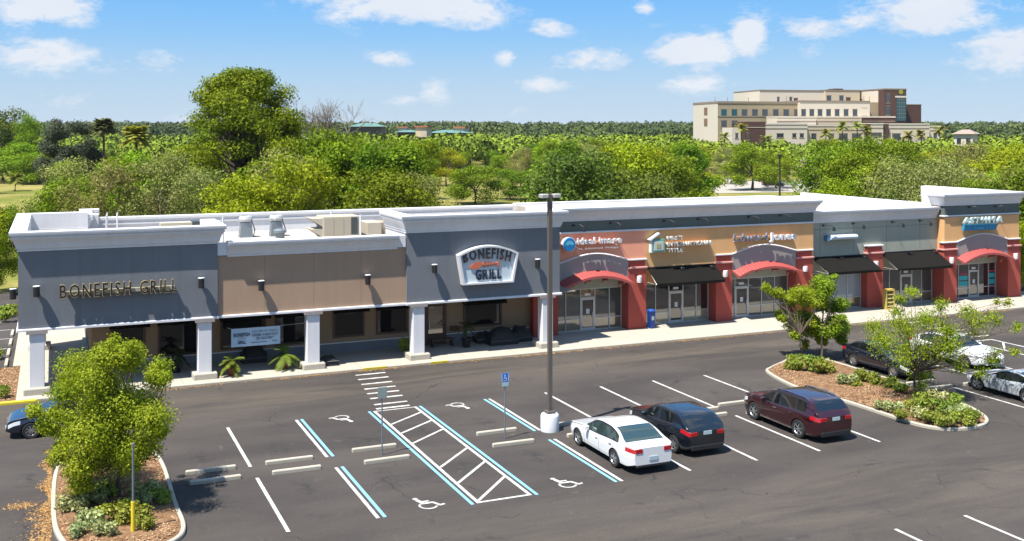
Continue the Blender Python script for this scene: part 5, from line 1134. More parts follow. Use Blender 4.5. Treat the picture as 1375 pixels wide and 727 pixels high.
# great oak
def hero(name, label, px, d, zs, clf, n, size, lm, r0, fork, seed, bark=M_bark, shell=.35, sub=3, cat='tree', base=None, rmin=.02, droop=0.0):
    b = base if base is not None else Vector((*at(px, HOR, d).xy, -.12)); root = thing(name, b, label, cat)
    cl = [tuple(Vector(c[:3]) - b) + tuple(c[3:]) for c in clf]
    link('crown', quads_mesh('crown', leaves(cl, n, size, seed, shell, droop), [lm]), root)
    limbs((0, 0, 0), cl, r0, (0, 0, fork), seed, bark, sub=sub, rmin=rmin).build('trunk', bark, root, smooth=60, world=False); return root
rnd = random.Random(5); cl = []
for i in range(150):
    a = rnd.uniform(0, 6.283); t = rnd.random() ** .8; z = 2.5 + 16.6 * t; R_ = 9.9 * math.sqrt(max(.03, 1 - (max(0, t - .12) / .90) ** 2)) * (1 if t < .72 else .93) * (.9 + .1 * math.sin(3 * a))
    rr = R_ * rnd.uniform(.35, .93); s_ = rnd.uniform(1.1, 2.0); c = at(331, HOR, 117); cl.append((c.x + rr * math.cos(a), c.y + rr * math.sin(a), z, s_ * 1.15, s_ * 1.15, s_ * .72))
hero('great_oak', 'largest tree, a tall domed green oak rising above the woodland behind the tan wall', 331, 117, 0, cl, 84000, .15, leafm('leaf_oak', (.10, .165, .006), (.19, .245, .008), .35), .45, 5, 5, sub=1)
# magnolia-like dark tree
cl = []; c = at(92, HOR, 150)
for i in range(42):
    a = rnd.uniform(0, 6.283); t = rnd.random(); R_ = 4.3 * math.sqrt(max(.05, 1 - ((t - .45) / .6) ** 2)); rr = R_ * rnd.uniform(.4, 1); s_ = rnd.uniform(.9, 1.4); cl.append((c.x + rr * math.cos(a), c.y + rr * math.sin(a), 3.5 + 10.6 * t, s_, s_, s_ * .8))
hero('grey_green_tree', 'dense grey-green tree left of the palms, beyond the left field', 92, 150, 0, cl, 26000, .15, L_grey, .3, 4, 6, sub=0)
# bare tree
for (px, top, d, lab, sd) in ((432, 138, 120, 'left bare leafless tree rising right of the great oak', 3), (462, 130, 122, 'right bare leafless tree rising above the green woodland', 4)):
    b = Vector((*at(px, HOR, d).xy, -.12)); t = thing('bare_tree', b, lab, 'tree'); H_ = at(px, top, d).z; rn = random.Random(sd); mb = MB()
    mb.tube([(0, 0, 0), (.1, .1, H_ * .3), (0, .2, H_ * .62)], [.3, .25, .16], 7)
    def br(p, dr, L_, r_, lv):
        q = p + dr * L_ * .5 + Vector((rn.uniform(-1, 1), rn.uniform(-1, 1), rn.uniform(0, 1))) * L_ * .08; e = q + (dr + Vector((0, 0, .25))).normalized() * L_ * .5
        mb.tube([p, q, e], [r_, r_ * .7, max(.012, r_ * .4)], 4)
        if lv: 
            for _ in range(4): br(p.lerp(e, rn.uniform(.4, 1)), (dr + Vector((rn.gauss(0, .6), rn.gauss(0, .6), rn.gauss(.1, .35)))).normalized(), L_ * .58, r_ * .5, lv - 1)
    for k in range(5): br(Vector((0, .2, H_ * rn.uniform(.5, .62))), Vector((rn.uniform(-.8, .8), rn.uniform(-.8, .8), 1)).normalized(), H_ * .27, .09, 3)
    mb.build('trunk', M_pale, t, smooth=60, world=False)
# palms
def palm_proto(nf, R_, droop, m, seed, thick=.16):
    rn = random.Random(seed); parts = []
    mb = MB()
    for k in range(nf):
        a = rn.uniform(0, 6.283); el = rn.uniform(-.5, 1.35); L_ = R_ * rn.uniform(.8, 1.05); pts = []; 
        for s_ in range(6):
            u = s_ / 5; r_ = L_ * u * math.cos(el * (1 - .3 * u)); z = L_ * u * math.sin(el) - droop * u * u * L_; pts.append(Vector((r_ * math.cos(a), r_ * math.sin(a), z)))
        sd = Vector((-math.sin(a), math.cos(a), 0))
        for s_ in range(5):
            p, q = pts[s_], pts[s_ + 1]
            for t_ in range(3):
                o = p.lerp(q, t_ / 3); f = (q - p).normalized(); w = thick * R_ * math.sin(math.pi * min(1, (s_ + .6 + t_ / 3) / 5.6)) + .05
                for g_ in (-1, 1):
                    e = o + sd * g_ * w * 1.6 + f * w * .9 + Vector((0, 0, -.35 * w)); mb.add([o, o + f * .10 * R_, e], [(0, 1, 2)])
    return mb
def palm(px, top, d, wpx, lab, grp, nm='fan_palm', fr=34, base=None, m=L_palm, hidden=False):
    c = at(px, top, d); R_ = wpx / 2 * d / FOC; zc = c.z - R_ * .95; t = thing(nm, (c.x, c.y, -.12), lab, 'palm tree', grp)
    cr = palm_proto(fr, R_, .35, m, int(px)).build('fronds', m, t, world=False); cr.location = (0, 0, zc + .12)
    MB().tube([(0, 0, 0), (.1, 0, zc * .5), (0, 0, zc)], [.2, .16, .15], 8).build('trunk', M_bark, t, smooth=60, world=False)
palm(139, 152, 150, 36, 'tall fan palm with round head right of the grey-green tree', None, fr=150, m=leafm('leaf_palm_dark', (.09, .11, .035), (.17, .17, .06), 1))
palm(183, 160, 155, 46, 'broad fan palm right of the tall one at left', None, fr=130, m=L_palm); palm(20, 224, 225, 30, 'small palm bush standing in the left field', None, fr=40)
pal = [(973, 172), (995, 160), (1109, 168), (1131, 158), (1151, 159), (1220, 170), (1237, 169), (1262, 163), (1163, 163), (1030, 176)]
pn = ['left foot of the medical building', 'the white annex left of the brick block', 'the left end of the low front wing', 'the middle of the front wing, left one of the tall pair', 'the middle of the front wing, right one of the tall pair', 'the right low wing, left one', 'the right low wing, right one', 'the trees right of the low wing', 'the brick strip of the front wing', 'the brick block']
for i, (px, ty) in enumerate(pal): palm(px, ty, 372, 23, 'fan palm standing before ' + pn[i], 'palms in front of the medical building', fr=26)

# near trees of the car park
def pxcl(lst, d, jit, seed, rs=1.0):
    rn = random.Random(seed); k = d / FOC; out = []
    for (x, y, r) in lst:
        for q in range(3):
            dd = d + rn.uniform(-1, 1) * jit; p = at(x + rn.uniform(-.5, .5) * r, y + rn.uniform(-.5, .5) * r, dd); rr = r * k * rn.uniform(.6, 1.0) * rs; out.append((p.x, p.y, p.z, rr, rr, rr * .8))
    return out
b = Vector((2.1, 38.78, .12))
hero('parking_lot_tree', 'leafy bright green tree in the left island, nearest the camera', 0, 0, 0,
     pxcl([(150, 472, 26), (122, 498, 36), (175, 492, 32), (207, 502, 24), (92, 522, 26), (150, 540, 46), (198, 548, 34), (62, 560, 24), (95, 575, 34), (140, 598, 44), (190, 598, 30), (112, 632, 32), (165, 622, 28), (212, 585, 14), (82, 606, 18), (226, 505, 9), (105, 655, 22), (48, 548, 12), (150, 450 + 8, 10), (182, 468, 10)], 36.4, 1.7, 1, 1.08),
     88000, .043, L_near, .085, 1.3, 21, sub=3, shell=.5, base=b, rmin=.008)
b = Vector((37.9, 47.15, .12))
hero('parking_lot_tree', 'light green tree at the far tip of the right island, left one of two', 0, 0, 0,
     pxcl([(1058, 402, 15), (1083, 396, 20), (1040, 394, 12), (1072, 430, 19), (1090, 442, 16), (1082, 462, 8), (1030, 385, 7), (1050, 425, 10), (1098, 412, 13), (1094, 432, 12), (1068, 448, 10)], 59.4, 1.0, 2), 20000, .06, L_near, .09, 1.4, 22, sub=2, base=b, rmin=.01, shell=.5)
b = Vector((39.05, 46.7, .12))
hero('parking_lot_tree', 'green tree at the far tip of the right island, right one of two', 0, 0, 0,
     pxcl([(1110, 388, 16), (1122, 410, 15), (1118, 438, 18), (1105, 458, 11), (1126, 455, 9), (1128, 428, 10), (1119, 372, 5)], 59.0, 1.0, 3), 18000, .06, L_near, .09, 1.6, 23, sub=2, base=b, rmin=.01, shell=.5)
b = Vector((37.93, 38.71, .12))
hero('parking_lot_tree', 'sparse wide tree with thin foliage in the near end of the right island', 0, 0, 0,
     pxcl([(1190, 455, 20), (1215, 440, 18), (1174, 438, 13), (1245, 425, 18), (1265, 410, 12), (1225, 396, 10), (1215, 476, 16), (1250, 470, 22), (1285, 460, 20), (1310, 440, 16), (1335, 430, 11), (1352, 405, 7), (1300, 420, 11), (1335, 478, 12), (1318, 500, 9), (1240, 500, 14), (1290, 492, 11), (1362, 470, 9), (1270, 440, 15), (1203, 420, 9), (1210, 402, 7), (1235, 520, 7), (1340, 405, 6), (1368, 440, 7)], 50.6, 1.5, 4, 1.5),
     25000, .048, L_near, .07, 1.1, 24, sub=3, base=b, rmin=.008, shell=.8, droop=.5)
# shrubs
shp = []
for i in range(3):
    rn = random.Random(40 + i); cl = [(rn.uniform(-.28, .28), rn.uniform(-.28, .28), rn.uniform(.15, .42), .26, .26, .2) for _ in range(7)]
    shp.append(quads_mesh('shrub', leaves(cl, 750, .06, 60 + i, .4), [L_shrub if i < 2 else leafm('leaf_shrub_pale', (.28, .31, .12), (.36, .37, .17), 3, objvar=.15)]))
def shrub(px, py, rpx, k, lab, grp, name='shrub', s0=1.22):
    p = gnd(px, py, .15); dd = p.x * math.sin(YAW) + p.y * math.cos(YAW); s_ = rpx * dd / FOC / .42 * s0; o = link(name, shp[k], None, (p.x, p.y, .12)); o.scale = (s_, s_, s_ * .95); o.rotation_euler = (0, 0, px * 1.7); tag(o, lab, 'shrub', grp)
RI = [(1062, 497, 11), (1076, 500, 10), (1092, 501, 13), (1108, 505, 13), (1072, 491, 9), (1138, 519, 11), (1160, 515, 11), (1176, 519, 11), (1198, 524, 11), (1212, 531, 10), (1186, 552, 9), (1203, 557, 10), (1212, 566, 9), (1232, 566, 11), (1252, 571, 11), (1272, 575, 11), (1292, 573, 12), (1308, 568, 11), (1283, 562, 12), (1262, 558, 12), (1240, 553, 12), (1258, 545, 12), (1280, 548, 11), (1237, 543, 11), (1222, 552, 10), (1150, 522, 8)]
rn = random.Random(8)
for i, (x, y, r) in enumerate(RI): shrub(x, y - 2, r, 0 if i < 5 else (2 if i in (10, 11, 5) else rn.randint(0, 2)), 'low shrub, ' + ('far tip' if i < 5 else 'middle' if x < 1205 else 'near end front row' if y > 560 else 'near end back row') + ' of the right island mulch', 'low shrubs planted in the right island')
for i, (x, y, r) in enumerate([(98, 686, 17), (123, 673, 16), (144, 668, 16), (198, 668, 16), (213, 672, 12), (129, 701, 16), (154, 700, 17), (180, 699, 16), (195, 706, 12), (144, 713, 13), (110, 715, 12), (186, 676, 12), (168, 690, 14)]): shrub(x, y + 4, r, rn.choice((0, 0, 1, 2)), 'low leafy shrub in the mulch of the left island', 'low shrubs planted in the left island')
for i, (x, y, r) in enumerate([(2, 532, 9), (-6, 480, 10), (12, 430, 9), (4, 425, 10), (16, 418, 6)]): shrub(x, y, r, i % 2, 'small shrub at the left edge of the photo near the side parking', 'shrubs by the side parking')
# potted plants
def potted(px, py, h, R_, lab, potc, m=L_palm, nf=16, potr=.26, ph=.42):
    p = gnd(px, py, .1); t = thing('potted_palm', (p.x, p.y, .1), lab, 'potted plant')
    MB().lathe([(potr * .66, 0), (potr * .8, ph * .5), (potr, ph * .92), (potr * 1.08, ph * .93), (potr * 1.08, ph), (potr * .9, ph), (potr * .88, ph * .86), (.001, ph * .86)], 18).build('pot', potc, t, smooth=45, world=False)
    c = palm_proto(nf, R_, .55, m, int(px), .10).build('fronds', m, t, world=False); c.location = (0, 0, ph + h * .35)
    MB().tube([(0, 0, ph * .8), (.02, 0, ph + h * .36)], [.05, .04], 6).build('stem', M_bark, t, world=False)
L_pot = leafm('leaf_palm_pot_shaded', (.08, .12, .02), (.13, .16, .02), 1)  # palm green darkened, partial shade put into the leaf colour
m_terra = mat('pot_terracotta', (.20, .045, .025), rough=.6); m_pdark = mat('pot_dark', (.012, .012, .013), rough=.4)
potted(311, 505, .8, .85, 'red pot with arching green palm below the banner left end', m_terra, L_pot); potted(382, 496, 1.0, 1.0, 'red pot with wide arching palm below the banner right end', m_terra, L_pot, 20)
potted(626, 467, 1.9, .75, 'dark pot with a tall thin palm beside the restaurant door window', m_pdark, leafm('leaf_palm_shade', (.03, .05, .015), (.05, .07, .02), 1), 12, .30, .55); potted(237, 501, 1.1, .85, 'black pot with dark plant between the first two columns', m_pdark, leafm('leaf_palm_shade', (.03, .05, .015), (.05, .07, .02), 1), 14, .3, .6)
p = gnd(546, 474, .1); o = link('bushy_plant', shp[0], None, (p.x, p.y, .1)); o.scale = (1.1, 1.1, 1.5); tag(o, 'bushy green plant behind the third column by the restaurant door', 'plant')

# ------------------------------------------------------------------ litter, chips and grass
rg = np.random.default_rng(3)
def flat_bits(name, xy, z, s0, s1, m, kind='stuff', tilt=.25):
    n = len(xy); a = rg.uniform(0, 6.283, n); s_ = rg.uniform(s0, s1, n); u = np.stack([np.cos(a), np.sin(a), rg.normal(0, tilt, n)], 1) * s_[:, None]; v = np.stack([-np.sin(a), np.cos(a), rg.normal(0, tilt, n)], 1) * s_[:, None] * .5
    p = np.stack([xy[:, 0], xy[:, 1], np.full(n, z) + rg.uniform(0, .012, n)], 1) if np.isscalar(z) else np.stack([xy[:, 0], xy[:, 1], z], 1)
    o = link(name, quads_mesh(name, np.stack([p - u, p + v, p + u, p - v], 1), [m])); o['kind'] = kind; return o
m_lit = mat('leaf_litter', (.36, .20, .07), rough=.9, spec=.1, island=.4, col2=(.30, .18, .08), vscale=2)
x = rg.uniform(2, 63, 9000); dens = .5 + .5 * np.sin(x * .9) * np.sin(x * .37 + 1); keep = rg.random(9000) < dens * .9 + .1; x = x[keep]
flat_bits('kerb_leaf_litter', np.stack([x, 54.82 - np.abs(rg.normal(0, .16, len(x)))], 1), .006, .02, .05, m_lit)
y = rg.uniform(35.5, 46.2, 4200); w_ = .25 + .45 * np.clip(np.sin((y - 35) * .55 + .4), 0, 1) + .15 * np.sin(y * 2.3)
flat_bits('island_leaf_litter', np.stack([-.05 - np.abs(rg.normal(0, 1, len(y))) * w_ * .5, y], 1), .006, .02, .05, m_lit)
flat_bits('drive_leaf_litter', np.stack([rg.normal(-1.0, .28, 350), rg.normal(39.8, .18, 350)], 1), .006, .02, .05, m_lit)
def in_poly_pts(outline, n):
    P_ = np.array(outline); lo, hi = P_.min(0), P_.max(0); q = rg.uniform(lo, hi, (n, 2)); ins = np.zeros(n, bool); j = len(P_) - 1
    for i in range(len(P_)):
        c_ = ((P_[i, 1] > q[:, 1]) != (P_[j, 1] > q[:, 1])) & (q[:, 0] < (P_[j, 0] - P_[i, 0]) * (q[:, 1] - P_[i, 1]) / (P_[j, 1] - P_[i, 1] + 1e-9) + P_[i, 0]); ins ^= c_; j = i
    return q[ins]
LI = smooth_outline([(.3, 36.1), (.8, 34.9), (1.7, 34.2), (2.6, 34.2), (3.3, 34.6), (3.7, 35.6), (3.68, 38), (3.68, 42.4), (3.3, 44.8), (2.5, 46.0), (1.3, 46.0), (.6, 45.0), (.22, 42.4), (.18, 38)])
RIo = smooth_outline([(34.05, 42.3), (34.4, 39.2), (34.5, 36), (34.7, 34.9), (35.2, 34.1), (36.3, 33.9), (37.2, 34.2), (38.05, 35.1), (38.5, 37), (38.55, 42), (38.05, 45.4), (37.1, 46.9), (35.9, 46.75), (34.85, 45.5)])
m_chip = mat('mulch_chip', (.25, .13, .068), rough=1, spec=.1, island=.55, col2=(.39, .26, .15), vscale=2.5)
for nm, ol, n in (('left_mulch_chips', LI, 15000), ('right_mulch_chips', RIo, 16000)):
    q = in_poly_pts(ol, n); c = q.mean(0); P_ = np.array(ol); rad = np.abs((q - c) / (P_.max(0) - P_.min(0)) * 2).max(1); z = .10 + .11 * np.clip(1.15 - rad, 0, 1) + rg.uniform(0, .02, len(q))
    flat_bits(nm, q, z, .025, .06, m_chip)
q = in_poly_pts([(-9, 55), (-1.7, 55), (-1.7, 62.9), (-9, 62.9)], 9000); flat_bits('bed_mulch_chips', q, .05, .03, .07, m_chip)
# far forest
rg = np.random.default_rng(9)
def far_wood(name, n, d0, d1, h0, h1, w, nl, size, m, pow_=1.0, skip=None):
    d = d0 * (d1 / d0) ** (rg.random(n) ** pow_); px = rg.uniform(-250, 1620, n)
    if skip is not None: kp = ~skip(px, d); d = d[kp]; px = px[kp]; n = len(d)
    l = (px - PCX) / FOC; s_, c_ = math.sin(YAW), math.cos(YAW); X = (s_ + l * c_) * d; Y = (c_ - l * s_) * d
    t = (d - d0) / (d1 - d0); H_ = (h0 + (h1 - h0) * t) * rg.uniform(.82, 1.1, n); Wd = w * rg.uniform(.7, 1.4, n) * (1 + t * .6)
    dr = rg.normal(size=(n, nl, 3)); dr /= np.linalg.norm(dr, axis=2)[..., None]; dr[..., 2] = np.abs(dr[..., 2]) * 1.0 - .25
    lob = 1 + .22 * np.sin(dr[..., 0] * 5 + X[:, None]) * np.cos(dr[..., 1] * 5 + Y[:, None]); rr = (1 - np.abs(rg.normal(size=(n, nl))) * .15) * lob
    p = np.stack([X[:, None] + dr[..., 0] * Wd[:, None] / 2 * rr, Y[:, None] + dr[..., 1] * Wd[:, None] / 2 * rr, H_[:, None] * (.55 + .45 * dr[..., 2] * rr)], 2).reshape(-1, 3)
    N_ = len(p); nr = dr.reshape(-1, 3) + rg.normal(size=(N_, 3)) * .5; nr /= np.linalg.norm(nr, axis=1)[:, None]; u = np.cross(nr, rg.normal(size=(N_, 3))); u /= np.linalg.norm(u, axis=1)[:, None]; v = np.cross(nr, u)
    sz = np.repeat(size * (1 + t * 1.6), nl)[:, None] * rg.uniform(.6, 1.3, (N_, 1))
    o = link(name, quads_mesh(name, np.stack([p - v * sz, p + u * sz * .8, p + v * sz, p - u * sz * .8], 1), [m])); tag(o, kind='stuff'); return o
hs = lambda px, d: (px > 925) & (px < 1275) & (d < 520) & (d > 385)
far_wood('middle_woodland', 1400, 300, 640, 9.8, 11, 10, 230, .5, L_far2, skip=lambda px, d: hs(px, d))
far_wood('distant_forest', 2600, 700, 2600, 18, 37, 15, 115, .95, L_far, pow_=1.2)
far_wood('screen_woodland', 900, 292, 318, 11.6, 12.6, 9, 230, .42, L_far2, skip=lambda px, d: (px < 455) | (px > 640) | ((px > 552) & (px < 578)))
far_wood('near_forest_edge', 420, 540, 700, 11, 13, 11, 110, .9, L_far)
# ------------------------------------------------------------------ far buildings
class Frame:
    """building frame: origin on the ground, u along the front, v away from the camera"""
    def __init__(s, px, d, ang):
        o = at(px, HOR, d); s.o = Vector((o.x, o.y, 0)); r = pxdir(px, HOR); th = math.atan2(r[1], r[0]) - R(90) + R(ang); s.th = th
        s.u = Vector((math.cos(th), math.sin(th), 0)); s.v = Vector((-math.sin(th), math.cos(th), 0))
    def U(s, px, v=0.0):
        r = Vector((*pxdir(px, HOR)[:2], 0)); o = s.o + s.v * v   # o + u*U parallel to r
        return -(o.x * r.y - o.y * r.x) / (s.u.x * r.y - s.u.y * r.x)
    def Z(s, px, py, v=0.0):
        p = s.o + s.v * v + s.u * s.U(px, v); dd = p.x * math.sin(YAW) + p.y * math.cos(YAW); return CAMH - (py - HOR) * dd / FOC
    def V(s, px, u=0.0):
        r = Vector((*pxdir(px, HOR)[:2], 0)); o = s.o + s.u * u
        return -(o.x * r.y - o.y * r.x) / (s.v.x * r.y - s.v.y * r.x)
m_hcream = mat('precast_cream', (.60, .50, .36), rough=.9, spec=.2, var=.05, vscale=.1); m_hpale = mat('precast_pale', (.70, .62, .50), rough=.9, spec=.2, var=.05, vscale=.1)
m_htan = mat('precast_tan', (.40, .32, .20), rough=.9, spec=.2, var=.06, vscale=.1); m_brick = mat('brick_red', (.105, .055, .043), rough=.95, spec=.2, var=.10, vscale=.2)
m_hwin = mat('window_dark', (.025, .035, .045), rough=.08, spec=.8, ior=1.7); m_hteal = mat('window_teal', (.01, .10, .13), rough=.3, spec=.4, ior=1.5); m_hband = mat('precast_band', (.27, .215, .15), rough=.9)
FR = Frame(964, 420, 23)
hosp = bpy.data.objects.new('medical_building', None); S.collection.objects.link(hosp); hosp.location = FR.o; hosp.rotation_euler = (0, 0, FR.th)
tag(hosp, 'large cream and brick medical building with teal glass tower rising beyond the woods', 'building')
def hb(u0, u1, v0, v1, z0, z1, m, nm='block', par=None, ch=False): return MB().box(u0, u1, v0, v1, z0, z1).build(nm, m, par or hosp, world=False)
def hwin(px0, px1, py0, py1, v=0.0, m=None, blk=None):
    a, b = FR.U(px0, v), FR.U(px1, v); z1 = FR.Z(px0, py0, v); z0 = FR.Z(px0, py1, v)
    w = MB().box(a - .25, b + .25, v - .10, v + .05, z0 - .35, z0).box(a - .18, b + .18, v - .06, v + .05, z1, z1 + .2).build('window', m_hband, hosp, world=False)
    MB().box(a, b, v - .04, v + .02, z0 + .0, z1).build('pane', m or m_hwin, w, world=False)
# main left block
u1 = FR.U(1074); vL = FR.V(931, 0); zt = FR.Z(964, 138.5)
hb(0, u1, 0, vL, 0, zt, m_htan); hb(-.15, u1 + .1, -.2, vL + .1, zt, zt + .9, m_hband, 'parapet'); hb(-.06, -.004, .0, vL, 0, zt, m_hpale, 'sunlit_side_sheet')  # paler sheet over the tan left side, sunlight put into its colour
for py in (155.6,): z = FR.Z(964, py); hb(-.12, u1, -.12, -.004, z - .3, z + .2, m_hband, 'string_course')
for x in (968.5, 982.5, 996, 1010, 1023.5, 1038, 1052, 1066.5):
    hwin(x, x + 7.2, 146.5, 155.5, 0, m_hteal if x < 990 else m_hwin)
    if x < 990 or 1036 < x < 1040: hwin(x, x + 7.2, 161.5, 170, 0)
for (x0, x1, y0, y1) in ((945.5, 950, 143.5, 154), (945.5, 950, 158.5, 169)):
    va, vb = FR.V(x1, -.06), FR.V(x0, -.06); hb(-.12, -.065, va, vb, CAMH - (y1 - HOR) * 425 / FOC, CAMH - (y0 - HOR) * 425 / FOC, mat('recess_brown', (.22, .13, .07), rough=.9), 'side_window')
# second wing, slightly proud and lighter
v2 = -2.0; ua, ub = FR.U(1074, v2), FR.U(1168, v2); zt2 = FR.Z(1100, 136.5, v2)
hb(ua, ub, v2, 30, 0, zt2, m_hpale); hb(ua - .1, ub + .1, v2 - .2, 30.1, zt2, zt2 + .6, m_hband, 'parapet')
for x in (1076, 1087, 1098, 1109.5, 1121, 1133, 1145): hwin(x, x + 6, 146.5, 155, v2)
hwin(1157.5, 1164, 145, 155, v2, m_hpale)
uc = FR.U(1186, v2); hb(ub + .01, uc, v2 + 3, 28, 0, FR.Z(1175, 137, v2 + 3), m_htan)
# upper block
v3 = 14; ua, ub = FR.U(1020, v3), FR.U(1106, v3); zt3 = FR.Z(1106, 122, v3)
hb(ua, ub, v3, 40, zt - 2, zt3, m_hpale, 'upper_block'); ue = FR.U(1152, v3 + 0); hb(ub + .01, ue, v3 - 1.5, 38, zt - 2, zt3 + .2, m_hcream, 'upper_block'); hb(ua - .1, ub, v3 - .2, 40.2, zt3, zt3 + .4, m_hband, 'parapet'); hb(ub - .1, ue + .1, v3 - 1.7, 38.2, zt3 + .2, zt3 + .6, m_hband, 'parapet')
for (x0, x1, y0, y1, m) in ((1110, 1116, 128, 135.5, m_hwin), (1127, 1132.5, 128, 135.5, m_hwin), (1136, 1142, 130.5, 135.5, m_brick)): hwin(x0, x1, y0, y1, v3 - 1.5, m)
for (x0, x1, y0, y1, m) in ((1043.5, 1046.5, 130, 137, m_hwin), (1060, 1063.5, 130, 137, m_hwin), (1066, 1071, 131.5, 137, m_brick)): hwin(x0, x1, y0, y1, v3, m)
hb(FR.U(1121, v3 + 4), FR.U(1132, v3 + 4), v3 + 4, v3 + 10, zt3, FR.Z(1126, 118.5, v3 + 4), m_brick, 'roof_house')
for x in (960, 977, 1005, 1056, 1160, 1167.5, 1179): 
    u = FR.U(x, 5); zz = FR.Z(x, 129 if x > 1010 else 130, 5); MB().cyl(u, 5, zt, zz, .12, 5).build('antenna', m_hband, hosp, world=False)
# brick tower with teal glass
v4 = -3; ua, ub, um = FR.U(1186.5, v4), FR.U(1217, v4), FR.U(1203, v4); z4 = FR.Z(1200, 120, v4)
hb(ua, ub, v4, 16, 0, z4, m_brick, 'tower'); hb(ua - .1, ub + .1, v4 - .1, 16.1, z4, z4 + .5, m_hband, 'parapet'); hb(FR.U(1180, v4 + 4), ua - .01, v4 + 4, 14, 0, z4 - .3, m_hpale, 'tower')
gz1, gz0 = FR.Z(1210, 128, v4), FR.Z(1210, 162, v4); gw = hb(um + .3, ub - .2, v4 - .15, v4 - .004, gz0, gz1, m_hteal, 'curtain_wall')
for i in range(1, 7): z = gz0 + (gz1 - gz0) * i / 7; hb(um + .3, ub - .2, v4 - .22, v4 - .155, z - .1, z + .1, m_hband, 'mullion', gw)
for i in range(1, 4): u = um + .3 + (ub - um - .5) * i / 4; hb(u - .06, u + .06, v4 - .24, v4 - .225, gz0, gz1, m_hband, 'mullion', gw)
for (x0, x1, y0, y1) in ((1190.5, 1195, 126, 137.5), (1189.5, 1195, 142, 154)): hwin(x0, x1, y0, y1, v4)
lz = FR.Z(1209, 124.5, v4); lu = (FR.U(1206, v4) + FR.U(1213, v4)) / 2
MB().lathe([(.001, v4 - .3), (.95, v4 - .3), (.95, v4 - .11), (.001, v4 - .11)], 16, (lu, lz + .4), 'y').build('logo', mat('logo_yellow_green', (.30, .33, .04), rough=.5), hosp, world=False)
MB().box(lu - 2.6, lu + 2.6, v4 - .3, v4 - .11, lz - 1.9, lz - 1.2).build('logo_band', m_hpale, hosp, world=False)
v5 = 2; hb(FR.U(1217.5, v5), FR.U(1237, v5), v5, 14, 0, FR.Z(1228, 140.5, v5), m_brick, 'side_tower'); hb(FR.U(1217.5, v5), FR.U(1237.4, v5), v5 - .1, 14.1, FR.Z(1228, 140.5, v5), FR.Z(1228, 139.5, v5), m_hband, 'parapet')
# front podium wings
def pod(px0, px1, py, v, dep, m, wins=(), band=True):
    a, b = FR.U(px0, v), FR.U(px1, v); z = FR.Z((px0 + px1) / 2, py, v); hb(a, b, v, v + dep, 0, z, m, 'wing')
    if band: hb(a - .1, b + .1, v - .15, v + dep + .1, z, z + .5, m_hpale, 'parapet'); hb(a, b, v - .1, v - .004, z - 1.6, z - 1.3, m_hband, 'string_course')
    for (x0, x1, y0, y1) in wins: hwin(x0, x1, y0, y1, v)
pod(1043, 1096, 157.5, -12, 9, m_hpale); pod(1096.5, 1157, 157.5, -11, 9, m_hcream); pod(1157.5, 1202, 157.5, -10.5, 9, m_brick)
pod(1028, 1084, 167, -22, 9, m_hpale, ((1043, 1052, 179, 184), (1064, 1069, 179, 184), (1074, 1079, 179, 184)))
pod(1084.5, 1162, 169, -20.5, 8, m_hcream, ((1089.5, 1096, 179, 187), (1112.5, 1119.5, 179, 187), (1126.5, 1138, 179, 187), (1144, 1156, 179, 187)))
pod(1162.5, 1169, 166, -20, 8, m_brick, band=False); pod(1169.5, 1186, 166.5, -19.5, 8, m_hpale, ((1170, 1184, 178, 182),)); pod(1186.5, 1193.5, 166, -19, 8, m_brick, band=False)
pod(1194, 1248, 167, -18, 10, m_hpale, ((1198, 1209, 179, 186), (1232, 1242, 179, 186))); pod(1248.5, 1263, 170, -16, 9, m_hpale, ((1253.5, 1258, 178.5, 185),))
pod(1000, 1028, 163, -28, 9, m_brick, ((1002.5, 1006, 178, 187),), band=False); pod(983, 994.5, 171, -30, 9, m_hpale, ((987.5, 991, 178.5, 185),), band=False); hb(FR.U(1000, -28), FR.U(1028, -28), -28.1, -28.004, FR.Z(1010, 171, -28), FR.Z(1010, 170.3, -28), m_hpale, 'string_course')
# teal-roofed complex at left centre
F2 = Frame(470, 560, -8)
def complex_(px0, px1, d, ptop, peave, mw, mr, lab, wins=0, hip=True):
    F_ = Frame(px0, d, -6); u1 = F_.U(px1); ze = F_.Z(px0, peave); zt_ = F_.Z(px0, ptop); r = bpy.data.objects.new('distant_building', None); S.collection.objects.link(r); r.location = F_.o; r.rotation_euler = (0, 0, F_.th); tag(r, lab, 'building')
    MB().box(0, u1, 0, 18, 0, ze).build('wall', mw, r, world=False)
    if hip:
        i_ = min(u1 * .3, 8); MB().add([(-.8, -.8, ze), (u1 + .8, -.8, ze), (u1 + .8, 18.8, ze), (-.8, 18.8, ze), (i_, 8, zt_), (u1 - i_, 8, zt_), (u1 - i_, 10, zt_), (i_, 10, zt_)], [(0, 1, 5, 4), (1, 2, 6, 5), (2, 3, 7, 6), (3, 0, 4, 7), (4, 5, 6, 7), (3, 2, 1, 0)]).build('roof', mr, r, world=False)
    else: MB().box(-.4, u1 + .4, -.4, 18.4, ze, zt_).build('roof', mr, r, world=False)
    for k in range(wins):
        a = u1 * (k + .3) / wins; MB().box(a, a + u1 / wins * .45, -.1, -.01, ze - 3.2, ze - 1.4).build('window', m_hwin, r, world=False)
m_troof = mat('roof_teal', (.12, .24, .21), rough=.7); m_orange = mat('roof_orange', (.42, .16, .07), rough=.8); m_dwall = mat('wall_brown', (.20, .15, .11), rough=.9)
complex_(470, 512, 330, 164.5, 169.5, m_dwall, m_troof, 'distant teal hip-roofed building with brown walls at left centre', 4)
complex_(534, 556, 345, 174, 177, m_dwall, m_troof, 'long teal-roofed link of the distant complex, left part', 3)
complex_(558, 573, 325, 168.5, 170.5, m_hcream, m_orange, 'square cream block with orange cap in the distant complex', 0, False)
